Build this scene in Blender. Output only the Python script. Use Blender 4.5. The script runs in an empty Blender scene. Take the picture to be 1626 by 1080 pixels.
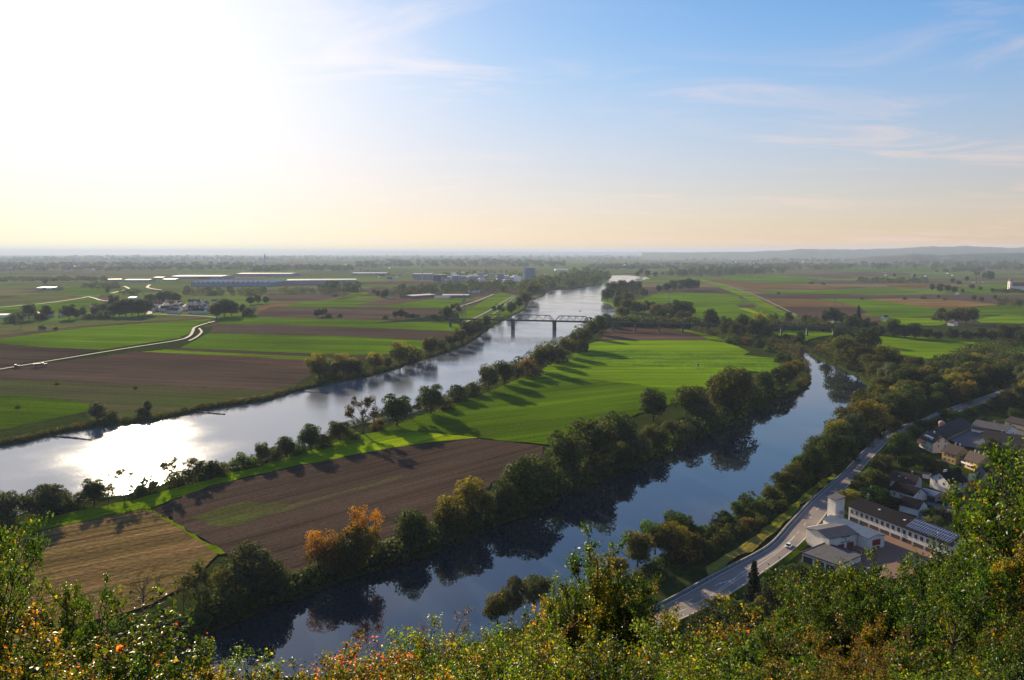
import bpy, math, random
import numpy as np
from mathutils import Vector, geometry

# ---------------------------------------------------------------- camera, sky, sun, exposure
F, HC, HORIZON = 1200.0, 112.0, 400.5
PITCH = math.atan((540 - HORIZON) / F)
CP, SP = math.cos(PITCH), math.sin(PITCH)
GZ = 1.7                                   # level of the plain above the water

def ray(px, py):
    x, v = (px - 813) / F, (540 - py) / F
    return Vector((x, CP + v * SP, -SP + v * CP))

def P(px, py, z=GZ):
    d = ray(px, py)
    t = (z - HC) / d.z
    return Vector((d.x * t, d.y * t, z))

def depth_of(p):
    return p.y * CP + (HC - p.z) * SP

def height_at(p, py):
    """z of the point straight above p that is seen at row py"""
    v = (540 - py) / F
    return HC - p.y * (SP - v * CP) / (CP + v * SP)

scene = bpy.context.scene
COL = scene.collection
cd = bpy.data.cameras.new('camera')
cam = bpy.data.objects.new('camera', cd)
COL.objects.link(cam)
cam.location = (0, 0, HC)
cam.rotation_euler = (math.pi / 2 - PITCH, 0, 0)
cd.sensor_width = 36
cd.lens = 36 * F / 1626
cd.clip_start, cd.clip_end = 0.5, 200000
scene.camera = cam

gl = ray(224, 788).normalized()            # the glint on the river gives the sun's direction
SUN = Vector((gl.x, gl.y, -gl.z)).normalized()
ELEV = math.asin(SUN.z)
AZ = math.atan2(SUN.x, SUN.y)              # from +Y towards +X
sl = bpy.data.lights.new('sun', 'SUN')
sun = bpy.data.objects.new('sun', sl)
COL.objects.link(sun)
sun.rotation_euler = SUN.to_track_quat('Z', 'Y').to_euler()
sl.energy = 5.0
sl.angle = math.radians(0.53)
sl.color = (1.0, 0.82, 0.57)

world = bpy.data.worlds.new('World')
scene.world = world
world.use_nodes = True
wt = world.node_tree
wt.nodes.clear()
def wn(t, **k):
    n = wt.nodes.new(t)
    for a, b in k.items():
        setattr(n, a, b)
    return n
def wl(a, b):
    wt.links.new(a, b)
def wmath(op, a, b=None, clamp=False):
    n = wn('ShaderNodeMath', operation=op, use_clamp=clamp)
    for i, s in enumerate((a, b)):
        if s is None:
            continue
        if isinstance(s, (int, float)):
            n.inputs[i].default_value = s
        else:
            wl(s, n.inputs[i])
    return n.outputs[0]
sky = wn('ShaderNodeTexSky', sky_type='NISHITA', sun_disc=False)
sky.sun_elevation = ELEV
sky.sun_rotation = AZ
sky.altitude = 400
sky.air_density, sky.dust_density, sky.ozone_density = 1.0, 0.30, 3.0
hs = wn('ShaderNodeHueSaturation')
wl(sky.outputs[0], hs.inputs['Color'])
hs.inputs['Hue'].default_value = 0.518
def wrange(src, a, b, c, d):
    n = wn('ShaderNodeMapRange', interpolation_type='SMOOTHSTEP')
    for i, v in enumerate((a, b, c, d)):
        n.inputs[i + 1].default_value = v
    wl(src, n.inputs[0])
    return n.outputs[0]
# thin cirrus, laid out on a plane high overhead
tc = wn('ShaderNodeTexCoord')
sep = wn('ShaderNodeSeparateXYZ')
wl(tc.outputs['Generated'], sep.inputs[0])
zc = wmath('MAXIMUM', sep.outputs[2], 0.0)
zz = wmath('ADD', zc, 0.09)
wl(wrange(zc, 0.03, 0.27, 1.0, 1.27), hs.inputs['Saturation'])
wl(wrange(zc, 0.0, 0.27, 1.12, 2.05), hs.inputs['Value'])
cx = wmath('DIVIDE', sep.outputs[0], zz)
cy = wmath('DIVIDE', sep.outputs[1], zz)
comb = wn('ShaderNodeCombineXYZ')
wl(cx, comb.inputs[0]); wl(cy, comb.inputs[1])
mp = wn('ShaderNodeMapping')
mp.inputs['Rotation'].default_value = (0, 0, 0.35)
mp.inputs['Scale'].default_value = (0.55, 1.0, 1)
wl(comb.outputs[0], mp.inputs[0])
nz = wn('ShaderNodeTexNoise')
nz.inputs['Scale'].default_value = 1.5
nz.inputs['Detail'].default_value = 12
nz.inputs['Roughness'].default_value = 0.62
nz.inputs['Distortion'].default_value = 1.1
wl(mp.outputs[0], nz.inputs['Vector'])
nb = wn('ShaderNodeTexNoise')
nb.inputs['Scale'].default_value = 0.42
nb.inputs['Detail'].default_value = 2
wl(mp.outputs[0], nb.inputs['Vector'])
rb = wn('ShaderNodeMapRange', interpolation_type='SMOOTHSTEP')
rb.inputs[1].default_value, rb.inputs[2].default_value = 0.40, 0.60
wl(nb.outputs[0], rb.inputs[0])
rc = wn('ShaderNodeMapRange', interpolation_type='SMOOTHSTEP')
rc.inputs[1].default_value, rc.inputs[2].default_value = 0.44, 0.74
wl(nz.outputs[0], rc.inputs[0])
cl = wmath('MULTIPLY', rb.outputs[0], rc.outputs[0])
# light scattered forward by thin cloud and dust round the sun
dp = wn('ShaderNodeVectorMath', operation='DOT_PRODUCT')
wl(tc.outputs['Generated'], dp.inputs[0])
dp.inputs[1].default_value = SUN
cosd = wmath('MAXIMUM', dp.outputs['Value'], 0.0)
g1 = wmath('POWER', cosd, 34.0)
g2 = wmath('POWER', cosd, 7.0)
glow = wmath('ADD', wmath('MULTIPLY', g1, 4.8), wmath('MULTIPLY', g2, 0.6))
cloud_b = wmath('ADD', wmath('MULTIPLY', g2, 12.0), 9.5)
gc = wn('ShaderNodeVectorMath', operation='SCALE')
gc.inputs[0].default_value = (1.0, 0.90, 0.74)
wl(glow, gc.inputs['Scale'])
add = wn('ShaderNodeVectorMath', operation='ADD')
wl(hs.outputs[0], add.inputs[0]); wl(gc.outputs[0], add.inputs[1])
cc = wn('ShaderNodeVectorMath', operation='SCALE')
cc.inputs[0].default_value = (1.0, 0.92, 0.84)
wl(cloud_b, cc.inputs['Scale'])
mx = wn('ShaderNodeMix', data_type='RGBA')
wl(wmath('MULTIPLY', cl, 0.75), mx.inputs[0])
wl(add.outputs[0], mx.inputs[6]); wl(cc.outputs[0], mx.inputs[7])
# long paths through the low air redden the sky towards the horizon
low = wmath('POWER', 2.718, wmath('MULTIPLY', zc, -9.0))
tint = wn('ShaderNodeMix', data_type='RGBA')
tint.inputs[6].default_value = (1, 1, 1, 1)
tint.inputs[7].default_value = (1.58, 0.88, 0.64, 1)
wl(low, tint.inputs[0])
warm = wn('ShaderNodeMix', data_type='RGBA', blend_type='MULTIPLY')
warm.inputs[0].default_value = 1.0
wl(mx.outputs[2], warm.inputs[6]); wl(tint.outputs[2], warm.inputs[7])
bg = wn('ShaderNodeBackground')
bg.inputs[1].default_value = 0.051
# bright parts of the sky roll off softly instead of clipping
sc_ = wn('ShaderNodeSeparateColor'); wl(warm.outputs[2], sc_.inputs[0])
cb_ = wn('ShaderNodeCombineColor')
for i_ in range(3):
    e_ = wmath('POWER', 2.718, wmath('MULTIPLY', sc_.outputs[i_], -0.105))
    wl(wmath('MULTIPLY', wmath('SUBTRACT', 1.0, e_), 11.5), cb_.inputs[i_])
wl(cb_.outputs[0], bg.inputs[0])
wo = wn('ShaderNodeOutputWorld')
wl(bg.outputs[0], wo.inputs[0])

scene.view_settings.view_transform = 'Standard'
scene.view_settings.look = 'None'
scene.view_settings.exposure = 1.05
scene.view_settings.gamma = 1.0
scene.cycles.max_bounces = 6
scene.cycles.diffuse_bounces = 2
scene.cycles.glossy_bounces = 3
scene.cycles.transmission_bounces = 4
scene.cycles.transparent_max_bounces = 6
scene.cycles.volume_bounces = 0
scene.cycles.sample_clamp_indirect = 4
scene.cycles.use_denoising = True
scene.cycles.denoising_prefilter = 'ACCURATE'
scene.cycles.use_adaptive_sampling = False

rng = np.random.default_rng(7)
random.seed(7)

# ---------------------------------------------------------------- helpers
def tag(o, label=None, cat=None, group=None, kind=None):
    for k, v in (('label', label), ('category', cat), ('group', group), ('kind', kind)):
        if v:
            o[k] = v
    return o

def mesh_np(name, verts, faces=None, quads=None, smooth=False):
    me = bpy.data.meshes.new(name)
    if quads is not None:
        v = np.asarray(verts, np.float32)
        q = np.asarray(quads, np.int32)
        k = q.shape[1]
        me.vertices.add(len(v)); me.vertices.foreach_set('co', v.ravel())
        me.loops.add(q.size); me.loops.foreach_set('vertex_index', q.ravel())
        me.polygons.add(len(q))
        me.polygons.foreach_set('loop_start', np.arange(0, q.size, k, dtype=np.int32))
        me.polygons.foreach_set('loop_total', np.full(len(q), k, np.int32))
        me.update(calc_edges=True)
    else:
        me.from_pydata([tuple(a) for a in verts], [], faces)
        me.update()
    if smooth:
        me.polygons.foreach_set('use_smooth', np.ones(len(me.polygons), bool))
    return me

def link(name, me, mat=None, parent=None):
    o = bpy.data.objects.new(name, me)
    COL.objects.link(o)
    if mat is not None and me is not None and not me.materials:
        for m in (mat if isinstance(mat, (list, tuple)) else [mat]):
            me.materials.append(m)
    if parent is not None:
        o.parent = parent
    return o

def empty(name, loc=(0, 0, 0), rz=0.0):
    o = bpy.data.objects.new(name, None)
    COL.objects.link(o)
    o.location = loc
    o.rotation_euler = (0, 0, rz)
    return o

class MB:
    """collects boxes, prisms and tubes into one mesh"""
    def __init__(s):
        s.v, s.f, s.m = [], [], []
    def add(s, vs, fs, mi=0):
        n = len(s.v)
        s.v += [tuple(v) for v in vs]
        s.f += [tuple(i + n for i in f) for f in fs]
        s.m += [mi] * len(fs)
        return s
    def box(s, x0, x1, y0, y1, z0, z1, mi=0):
        return s.add([(x0,y0,z0),(x1,y0,z0),(x1,y1,z0),(x0,y1,z0),(x0,y0,z1),(x1,y0,z1),(x1,y1,z1),(x0,y1,z1)],
              [(0,3,2,1),(4,5,6,7),(0,1,5,4),(1,2,6,5),(2,3,7,6),(3,0,4,7)], mi)
    def tube(s, pts, rad, n=6, mi=0, cap=True):
        rings = []
        pts = [Vector(p) for p in pts]
        rad = rad if isinstance(rad, (list, tuple)) else [rad] * len(pts)
        base = len(s.v)
        for i, p in enumerate(pts):
            d = (pts[min(i+1, len(pts)-1)] - pts[max(i-1, 0)]).normalized()
            a = d.orthogonal().normalized() if abs(d.z) > 0.9 else d.cross(Vector((0,0,1))).normalized()
            if abs(d.z) > 0.9:
                a = (Vector((1,0,0)) - d * d.x).normalized()
            b = d.cross(a)
            for k in range(n):
                t = 2*math.pi*k/n
                s.v.append(tuple(p + (a*math.cos(t) + b*math.sin(t)) * rad[i]))
        for i in range(len(pts)-1):
            for k in range(n):
                s.f.append((base+i*n+k, base+i*n+(k+1)%n, base+(i+1)*n+(k+1)%n, base+(i+1)*n+k)); s.m.append(mi)
        if cap:
            s.f.append(tuple(base+k for k in range(n))[::-1]); s.m.append(mi)
            s.f.append(tuple(base+(len(pts)-1)*n+k for k in range(n))); s.m.append(mi)
        return s
    def mesh(s, name, smooth=False):
        me = mesh_np(name, s.v, s.f, smooth=smooth)
        return me
    def build(s, name, mat, parent=None, smooth=False):
        me = s.mesh(name, smooth)
        for m in (mat if isinstance(mat, (list, tuple)) else [mat]):
            me.materials.append(m)
        if any(s.m):
            me.polygons.foreach_set('material_index', np.array(s.m, np.int32))
        return link(name, me, None, parent)

# ---------------------------------------------------------------- materials
def newmat(name):
    m = bpy.data.materials.new(name)
    m.use_nodes = True
    nt = m.node_tree
    return m, nt, nt.nodes['Principled BSDF']

def plain(name, col, rough=0.7, metal=0.0, spec=0.4, noise=0.18, scale=3.0):
    """a surface colour with mottled wear"""
    m, nt, b = newmat(name)
    b.inputs['Roughness'].default_value = rough
    b.inputs['Metallic'].default_value = metal
    b.inputs['Specular IOR Level'].default_value = spec
    t = nt.nodes.new('ShaderNodeTexCoord')
    n = nt.nodes.new('ShaderNodeTexNoise')
    n.inputs['Scale'].default_value = scale
    n.inputs['Detail'].default_value = 5
    nt.links.new(t.outputs['Object'], n.inputs['Vector'])
    r = nt.nodes.new('ShaderNodeValToRGB')
    c = Vector(col)
    r.color_ramp.elements[0].position, r.color_ramp.elements[1].position = 0.3, 0.7
    r.color_ramp.elements[0].color = (*(c * (1 - noise)), 1)
    r.color_ramp.elements[1].color = (*(c * (1 + noise)), 1)
    nt.links.new(n.outputs[0], r.inputs[0])
    nt.links.new(r.outputs[0], b.inputs['Base Color'])
    return m

def field_mat(name, c1, c2, c3, angle=0.0, row=0.6, rough=0.9, sheen=0.0, bump=0.5, patch=0.012, fine=0.9):
    """rows along one direction, broad patches across them, fine clods or tufts"""
    m, nt, b = newmat(name)
    N, L = nt.nodes.new, nt.links.new
    b.inputs['Roughness'].default_value = rough
    b.inputs['Specular IOR Level'].default_value = 0.0
    if False:
        b.inputs['Sheen Weight'].default_value = sheen
        b.inputs['Sheen Roughness'].default_value = 0.4
        b.inputs['Sheen Tint'].default_value = (*[min(1, x * 6) for x in c2], 1)
    g = N('ShaderNodeNewGeometry')
    mp = N('ShaderNodeMapping')
    mp.inputs['Rotation'].default_value = (0, 0, -angle)
    L(g.outputs['Position'], mp.inputs[0])
    ms = N('ShaderNodeMapping')
    ms.inputs['Scale'].default_value = (0.02 * row, 1.0 * row, 0.3)
    L(mp.outputs[0], ms.inputs[0])
    nr = N('ShaderNodeTexNoise'); nr.inputs['Scale'].default_value = 1.0; nr.inputs['Detail'].default_value = 4
    L(ms.outputs[0], nr.inputs['Vector'])
    mw = N('ShaderNodeMapping')
    mw.inputs['Scale'].default_value = (0.25, 1.0, 1.0)
    L(mp.outputs[0], mw.inputs[0])
    nptch = N('ShaderNodeTexNoise'); nptch.inputs['Scale'].default_value = patch; nptch.inputs['Detail'].default_value = 6
    nptch.inputs['Roughness'].default_value = 0.62
    L(mw.outputs[0], nptch.inputs['Vector'])
    nf = N('ShaderNodeTexNoise'); nf.inputs['Scale'].default_value = fine; nf.inputs['Detail'].default_value = 4
    L(g.outputs['Position'], nf.inputs['Vector'])
    m1 = N('ShaderNodeMapRange'); m1.inputs[1].default_value, m1.inputs[2].default_value = 0.3, 0.7
    L(nr.outputs[0], m1.inputs[0])
    mixa = N('ShaderNodeMix'); mixa.data_type = 'RGBA'
    mixa.inputs[6].default_value = (*c1, 1); mixa.inputs[7].default_value = (*c2, 1)
    L(m1.outputs[0], mixa.inputs[0])
    m2 = N('ShaderNodeMapRange'); m2.inputs[1].default_value, m2.inputs[2].default_value = 0.40, 0.60
    L(nptch.outputs[0], m2.inputs[0])
    mixb = N('ShaderNodeMix'); mixb.data_type = 'RGBA'
    mixb.inputs[7].default_value = (*c3, 1)
    mm = N('ShaderNodeMath'); mm.operation = 'MULTIPLY'; mm.inputs[1].default_value = 0.8
    L(m2.outputs[0], mm.inputs[0]); L(mm.outputs[0], mixb.inputs[0])
    L(mixa.outputs[2], mixb.inputs[6])
    m3 = N('ShaderNodeMapRange'); m3.inputs[1].default_value, m3.inputs[2].default_value = 0.25, 0.75
    m3.inputs[3].default_value, m3.inputs[4].default_value = 0.70, 1.30
    L(nf.outputs[0], m3.inputs[0])
    # swaths a machine's width across, and wide tonal drifts of the ground
    mv = N('ShaderNodeMapping'); mv.inputs['Scale'].default_value = (0.0025, 0.10, 0.1)
    L(mp.outputs[0], mv.inputs[0])
    nv_ = N('ShaderNodeTexNoise'); nv_.inputs['Scale'].default_value = 1.0; nv_.inputs['Detail'].default_value = 3; nv_.inputs['Roughness'].default_value = 0.7
    L(mv.outputs[0], nv_.inputs['Vector'])
    m4 = N('ShaderNodeMapRange'); m4.inputs[1].default_value, m4.inputs[2].default_value = 0.3, 0.7
    m4.inputs[3].default_value, m4.inputs[4].default_value = 0.74, 1.26
    L(nv_.outputs[0], m4.inputs[0])
    nw_ = N('ShaderNodeTexNoise'); nw_.inputs['Scale'].default_value = 0.006; nw_.inputs['Detail'].default_value = 5
    L(g.outputs['Position'], nw_.inputs['Vector'])
    m5 = N('ShaderNodeMapRange'); m5.inputs[1].default_value, m5.inputs[2].default_value = 0.3, 0.7
    m5.inputs[3].default_value, m5.inputs[4].default_value = 0.78, 1.22
    L(nw_.outputs[0], m5.inputs[0])
    # wheel tracks every eighteen metres
    sy = N('ShaderNodeSeparateXYZ'); L(mp.outputs[0], sy.inputs[0])
    md = N('ShaderNodeMath'); md.operation = 'PINGPONG'; md.inputs[1].default_value = 9.0
    L(sy.outputs[1], md.inputs[0])
    m6 = N('ShaderNodeMapRange'); m6.inputs[1].default_value, m6.inputs[2].default_value = 0.25, 0.7
    m6.inputs[3].default_value, m6.inputs[4].default_value = 0.72, 1.0
    L(md.outputs[0], m6.inputs[0])
    pr = None
    for o_ in (m4, m5, m6):
        k_ = N('ShaderNodeMath'); k_.operation = 'MULTIPLY'
        L((pr or m3).outputs[0], k_.inputs[0]); L(o_.outputs[0], k_.inputs[1]); pr = k_
    m3 = pr
    sc = N('ShaderNodeVectorMath'); sc.operation = 'SCALE'
    L(mixb.outputs[2], sc.inputs[0]); L(m3.outputs[0], sc.inputs['Scale'])
    L(sc.outputs[0], b.inputs['Base Color'])
    if bump:
        ad = N('ShaderNodeMath'); ad.operation = 'ADD'
        L(nr.outputs[0], ad.inputs[0]); L(nf.outputs[0], ad.inputs[1])
        bp = N('ShaderNodeBump'); bp.inputs['Strength'].default_value = bump; bp.inputs['Distance'].default_value = 0.5
        L(ad.outputs[0], bp.inputs['Height']); L(bp.outputs[0], b.inputs['Normal'])
    return m

def foliage_mat(name, rough=0.5, spec=0.25, trans=0.3, vary=0.12, boost=1.5):
    """leaf colours come from the mesh; each plant shifts them a little"""
    m, nt, b = newmat(name)
    N, L = nt.nodes.new, nt.links.new
    a = N('ShaderNodeAttribute'); a.attribute_name = 'Col'
    oi = N('ShaderNodeObjectInfo')
    h = N('ShaderNodeHueSaturation')
    r1 = N('ShaderNodeMapRange'); r1.inputs[3].default_value, r1.inputs[4].default_value = 0.5 - vary * 0.22, 0.5 + vary * 0.18
    r2 = N('ShaderNodeMapRange'); r2.inputs[3].default_value, r2.inputs[4].default_value = 1 - vary * 2, 1 + vary * 2
    L(oi.outputs['Random'], r1.inputs[0])
    ml = N('ShaderNodeMath'); ml.operation = 'MULTIPLY'; ml.inputs[1].default_value = 7.31
    fr = N('ShaderNodeMath'); fr.operation = 'FRACT'
    L(oi.outputs['Random'], ml.inputs[0]); L(ml.outputs[0], fr.inputs[0]); L(fr.outputs[0], r2.inputs[0])
    L(r1.outputs[0], h.inputs['Hue']); L(r2.outputs[0], h.inputs['Value'])
    L(a.outputs['Color'], h.inputs['Color'])
    L(h.outputs[0], b.inputs['Base Color'])
    b.inputs['Roughness'].default_value = rough
    b.inputs['Specular IOR Level'].default_value = spec
    tr = N('ShaderNodeBsdfTranslucent')
    bo = N('ShaderNodeVectorMath'); bo.operation = 'MULTIPLY'
    bo.inputs[1].default_value = (boost, boost * 0.95, boost * 0.35)
    L(h.outputs[0], bo.inputs[0]); L(bo.outputs[0], tr.inputs[0])
    mx = N('ShaderNodeMixShader'); mx.inputs[0].default_value = trans
    out = nt.nodes['Material Output']
    L(b.outputs[0], mx.inputs[1]); L(tr.outputs[0], mx.inputs[2]); L(mx.outputs[0], out.inputs[0])
    return m

def water_mat(name, col, rough, scale, strength, stretch=(1, 1, 1), rot=0.0, wind=0.0, ior=1.333):
    m, nt, b = newmat(name)
    N, L = nt.nodes.new, nt.links.new
    b.inputs['Base Color'].default_value = (*col, 1)
    b.inputs['Roughness'].default_value = rough
    b.inputs['IOR'].default_value = ior
    b.inputs['Specular IOR Level'].default_value = 0.5
    g = N('ShaderNodeNewGeometry')
    mp = N('ShaderNodeMapping'); mp.inputs['Scale'].default_value = stretch; mp.inputs['Rotation'].default_value = (0, 0, rot)
    L(g.outputs['Position'], mp.inputs[0])
    n1 = N('ShaderNodeTexNoise'); n1.inputs['Scale'].default_value = scale; n1.inputs['Detail'].default_value = 5
    n1.inputs['Roughness'].default_value = 0.6
    n2 = N('ShaderNodeTexNoise'); n2.inputs['Scale'].default_value = scale * 0.03; n2.inputs['Detail'].default_value = 4
    L(mp.outputs[0], n1.inputs['Vector']); L(mp.outputs[0], n2.inputs['Vector'])
    r = N('ShaderNodeMapRange'); r.inputs[1].default_value, r.inputs[2].default_value = 0.35, 0.65
    r.inputs[3].default_value, r.inputs[4].default_value = strength * 0.35, strength
    L(n2.outputs[0], r.inputs[0])
    bp = N('ShaderNodeBump'); bp.inputs['Distance'].default_value = 1.0
    L(n1.outputs[0], bp.inputs['Height']); L(r.outputs[0], bp.inputs['Strength'])
    L(bp.outputs[0], b.inputs['Normal'])
    rr = N('ShaderNodeMapRange'); rr.inputs[1].default_value, rr.inputs[2].default_value = 0.35, 0.65
    rr.inputs[3].default_value, rr.inputs[4].default_value = max(0.0, rough - wind), rough + wind
    L(n2.outputs[0], rr.inputs[0]); L(rr.outputs[0], b.inputs['Roughness'])
    return m
# ---------------------------------------------------------------- the land between the waters
LB = [(-260,748),(-120,722),(0,703),(33,698),(60,691),(101,682),(140,676),(183,671),(244,664),(292,654),(336,645),(420,633),(461,620),(522,606),(580,595),(614,586),
      (666,569),(699,560),(736,546),(760,530),(779,516),(800,506),(830,491),(840,476),(861,469),(870,460),(893,459),(916,457),(950,451),(968,442),(971,436.6),
      (990,436.2),(1010,437.5),(1028,439.5)]
RB = [(1034,442.5),(1020,445),(1000,448),(980,455),(958,468),(956,477),(972,482),(981,492),(978,504),(962,509),(940,516),(928,523),(901,544),(876,553),(840,568),(812,588),
      (800,593),(748,620),(708,636),(663,654),(608,667),(565,676),(500,704),(440,722),(383,741),(289,759),(202,785),(123,796),(32,817),(0,828),(-150,872),(-330,925)]
CL = [(-420,1190),(-200,1140),(-40,1100),(150,1050),(280,1012),(380,972),(470,938),(520,916),(595,895),(655,877),(736,846),(836,802),(900,777),(962,752),(1040,722),
      (1096,694),(1150,666),(1191,642),(1230,629),(1265,619),(1283,605),(1280,584),(1260,566),(1233,552),(1206,544)]
CR = [(1204,536),(1218,533),(1235,538),(1261,546),(1298,564),(1312,572),(1340,582),(1371,597),(1384,612),(1384,640),(1360,680),(1330,712),(1300,737),(1262,762),
      (1225,790),(1180,815),(1120,848),(1050,888),(980,928),(880,976),(760,1028),(600,1078)]
def bank(pxs):
    return [P(a, b).xy for a, b in pxs]
def ragged(pts, step=7.0, amp=1.3, near=1200):
    out = []
    for i in range(len(pts) - 1):
        a, b = pts[i], pts[i+1]
        n = max(1, int((b - a).length / step)) if a.length < near else 1
        for k in range(n):
            q = a.lerp(b, k / n)
            if k:
                q = q + Vector((random.gauss(0, amp), random.gauss(0, amp)))
            out.append(q)
    out.append(pts[-1])
    return out
lb, rb, cl_, cr = bank(LB), bank(RB), bank(CL), bank(CR)
lb[0:0] = [Vector((-4000, -1500)), Vector((-1400, -80))]
rb += [Vector((-700, 135))]
cl_ = [Vector((-640, 118))] + cl_
cr += [Vector((-180, 181)), Vector((-420, 176)), Vector((-520, 150)), Vector((-900, -100)), Vector((-1500, -1500))]
outline = ([Vector((-60000, -1500))] + ragged(lb) + ragged(rb) + ragged(cl_) + ragged(cr) +
           [Vector((60000, -1500)), Vector((60000, 60000)), Vector((-60000, 60000))])
def polygon_mesh(name, pts, z):
    tris = geometry.tessellate_polygon([[Vector((p.x, p.y, 0)) for p in pts]])
    vs = [(p.x, p.y, z) for p in pts]
    fs = []
    for t in tris:
        a, b, c = (pts[i] for i in t)
        cr_ = (b - a).cross(c - a)
        fs.append(tuple(t) if cr_ > 0 else tuple(reversed(t)))
    return vs, fs
vs, fs = polygon_mesh('ground', outline, GZ)
n = len(outline)
area = sum(outline[i].cross(outline[(i+1) % n]) for i in range(n)) / 2
sgn = 1 if area > 0 else -1
for i in range(n):
    t = (outline[(i+1) % n] - outline[i-1]).normalized()
    out = Vector((t.y, -t.x)) * sgn
    q = outline[i] + out * 2.2
    vs.append((q.x, q.y, 0.7))
    q = outline[i] + out * 5.0
    vs.append((q.x, q.y, -1.6))
for i in range(1, n - 3):
    j = i + 1
    for A_, B_ in ((lambda k: k, lambda k: n + 2*k), (lambda k: n + 2*k, lambda k: n + 2*k + 1)):
        f = (A_(i), B_(i), B_(j), A_(j))
        fs.append(f if sgn > 0 else f[::-1])

# the plain: a patchwork of narrow fields far away, rough grass near the water
def plain_ground():
    m, nt, b = newmat('plain_of_fields')
    N, L = nt.nodes.new, nt.links.new
    b.inputs['Roughness'].default_value = 0.95
    b.inputs['Specular IOR Level'].default_value = 0.1
    g = N('ShaderNodeNewGeometry')
    mp = N('ShaderNodeMapping'); mp.inputs['Rotation'].default_value = (0, 0, 0.12)
    mp.inputs['Scale'].default_value = (1/520, 1/190, 0)
    L(g.outputs['Position'], mp.inputs[0])
    v = N('ShaderNodeTexVoronoi'); v.distance = 'CHEBYCHEV'; v.inputs['Scale'].default_value = 1.0
    v.inputs['Randomness'].default_value = 0.85
    L(mp.outputs[0], v.inputs['Vector'])
    r = N('ShaderNodeValToRGB'); r.color_ramp.interpolation = 'CONSTANT'
    cols = [(0.0,(0.085,0.115,0.018)),(0.2,(0.075,0.055,0.042)),(0.36,(0.105,0.125,0.03)),(0.5,(0.075,0.11,0.018)),(0.62,(0.15,0.112,0.055)),(0.74,(0.085,0.063,0.047)),(0.86,(0.10,0.16,0.018))]
    e = r.color_ramp.elements
    for i, (p, c) in enumerate(cols):
        el = e[i] if i < 2 else e.new(p)
        el.position = p; el.color = (*c, 1)
    sx = N('ShaderNodeSeparateColor')
    L(v.outputs['Color'], sx.inputs[0]); L(sx.outputs[0], r.inputs[0])
    # rough ground (near the camera no field pattern shows)
    nf = N('ShaderNodeTexNoise'); nf.inputs['Scale'].default_value = 0.35; nf.inputs['Detail'].default_value = 8
    nf.inputs['Roughness'].default_value = 0.7
    L(g.outputs['Position'], nf.inputs['Vector'])
    r2 = N('ShaderNodeValToRGB')
    r2.color_ramp.elements[0].position, r2.color_ramp.elements[1].position = 0.35, 0.68
    r2.color_ramp.elements[0].color = (0.016, 0.024, 0.006, 1)
    r2.color_ramp.elements[1].color = (0.045, 0.062, 0.012, 1)
    L(nf.outputs[0], r2.inputs[0])
    sp = N('ShaderNodeSeparateXYZ'); L(g.outputs['Position'], sp.inputs[0])
    mr = N('ShaderNodeMapRange'); mr.inputs[1].default_value, mr.inputs[2].default_value = 1100, 1250
    L(sp.outputs[1], mr.inputs[0])
    mix = N('ShaderNodeMix'); mix.data_type = 'RGBA'
    L(mr.outputs[0], mix.inputs[0]); L(r2.outputs[0], mix.inputs[6]); L(r.outputs[0], mix.inputs[7])
    n3 = N('ShaderNodeTexNoise'); n3.inputs['Scale'].default_value = 0.02; n3.inputs['Detail'].default_value = 6
    L(g.outputs['Position'], n3.inputs['Vector'])
    m3 = N('ShaderNodeMapRange'); m3.inputs[3].default_value, m3.inputs[4].default_value = 0.7, 1.3
    L(n3.outputs[0], m3.inputs[0])
    s = N('ShaderNodeVectorMath'); s.operation = 'SCALE'
    L(mix.outputs[2], s.inputs[0]); L(m3.outputs[0], s.inputs['Scale'])
    L(s.outputs[0], b.inputs['Base Color'])
    bp = N('ShaderNodeBump'); bp.inputs['Strength'].default_value = 0.4; bp.inputs['Distance'].default_value = 0.6
    L(nf.outputs[0], bp.inputs['Height']); L(bp.outputs[0], b.inputs['Normal'])
    b.inputs['Specular IOR Level'].default_value = 0.0
    return m
M_GROUND = plain_ground()
tag(link('ground', mesh_np('ground', vs, fs), M_GROUND), kind='structure')

# water
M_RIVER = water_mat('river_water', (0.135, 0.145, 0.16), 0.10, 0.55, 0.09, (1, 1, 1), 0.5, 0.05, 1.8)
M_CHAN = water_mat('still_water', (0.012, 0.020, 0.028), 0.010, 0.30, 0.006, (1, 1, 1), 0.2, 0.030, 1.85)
rv = [Vector((-5000, -2500)), Vector((3500, -2500)), Vector((3500, 6500)), Vector((-5000, 6500))]
v_, f_ = polygon_mesh('river', rv, 0.0)
tag(link('river', mesh_np('river', v_, f_), M_RIVER), kind='structure')
def widen(pts, d):
    o = []
    for i in range(len(pts)):
        t = (pts[min(i+1, len(pts)-1)] - pts[max(i-1, 0)]).normalized()
        o.append(pts[i] + Vector((t.y, -t.x)) * d)
    return o
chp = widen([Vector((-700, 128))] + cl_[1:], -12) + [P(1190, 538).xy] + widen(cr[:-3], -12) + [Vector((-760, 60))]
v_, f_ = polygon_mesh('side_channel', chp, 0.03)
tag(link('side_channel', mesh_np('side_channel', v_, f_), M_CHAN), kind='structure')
# two ponds left of the old arm beyond its bend
for nm, pp in (('pond', [(1098,517.5),(1112,518.5),(1130,521),(1122,523.5),(1104,521.5),(1096,519)]), ('pond', [(1188,532.5),(1212,533.5),(1222,536),(1214,538),(1196,536)])):
    q = [P(a, b).xy for a, b in pp]
    v_, f_ = polygon_mesh(nm, q, GZ + 0.45)
    tag(link(nm, mesh_np(nm, v_, f_), M_CHAN), kind='structure')

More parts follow.
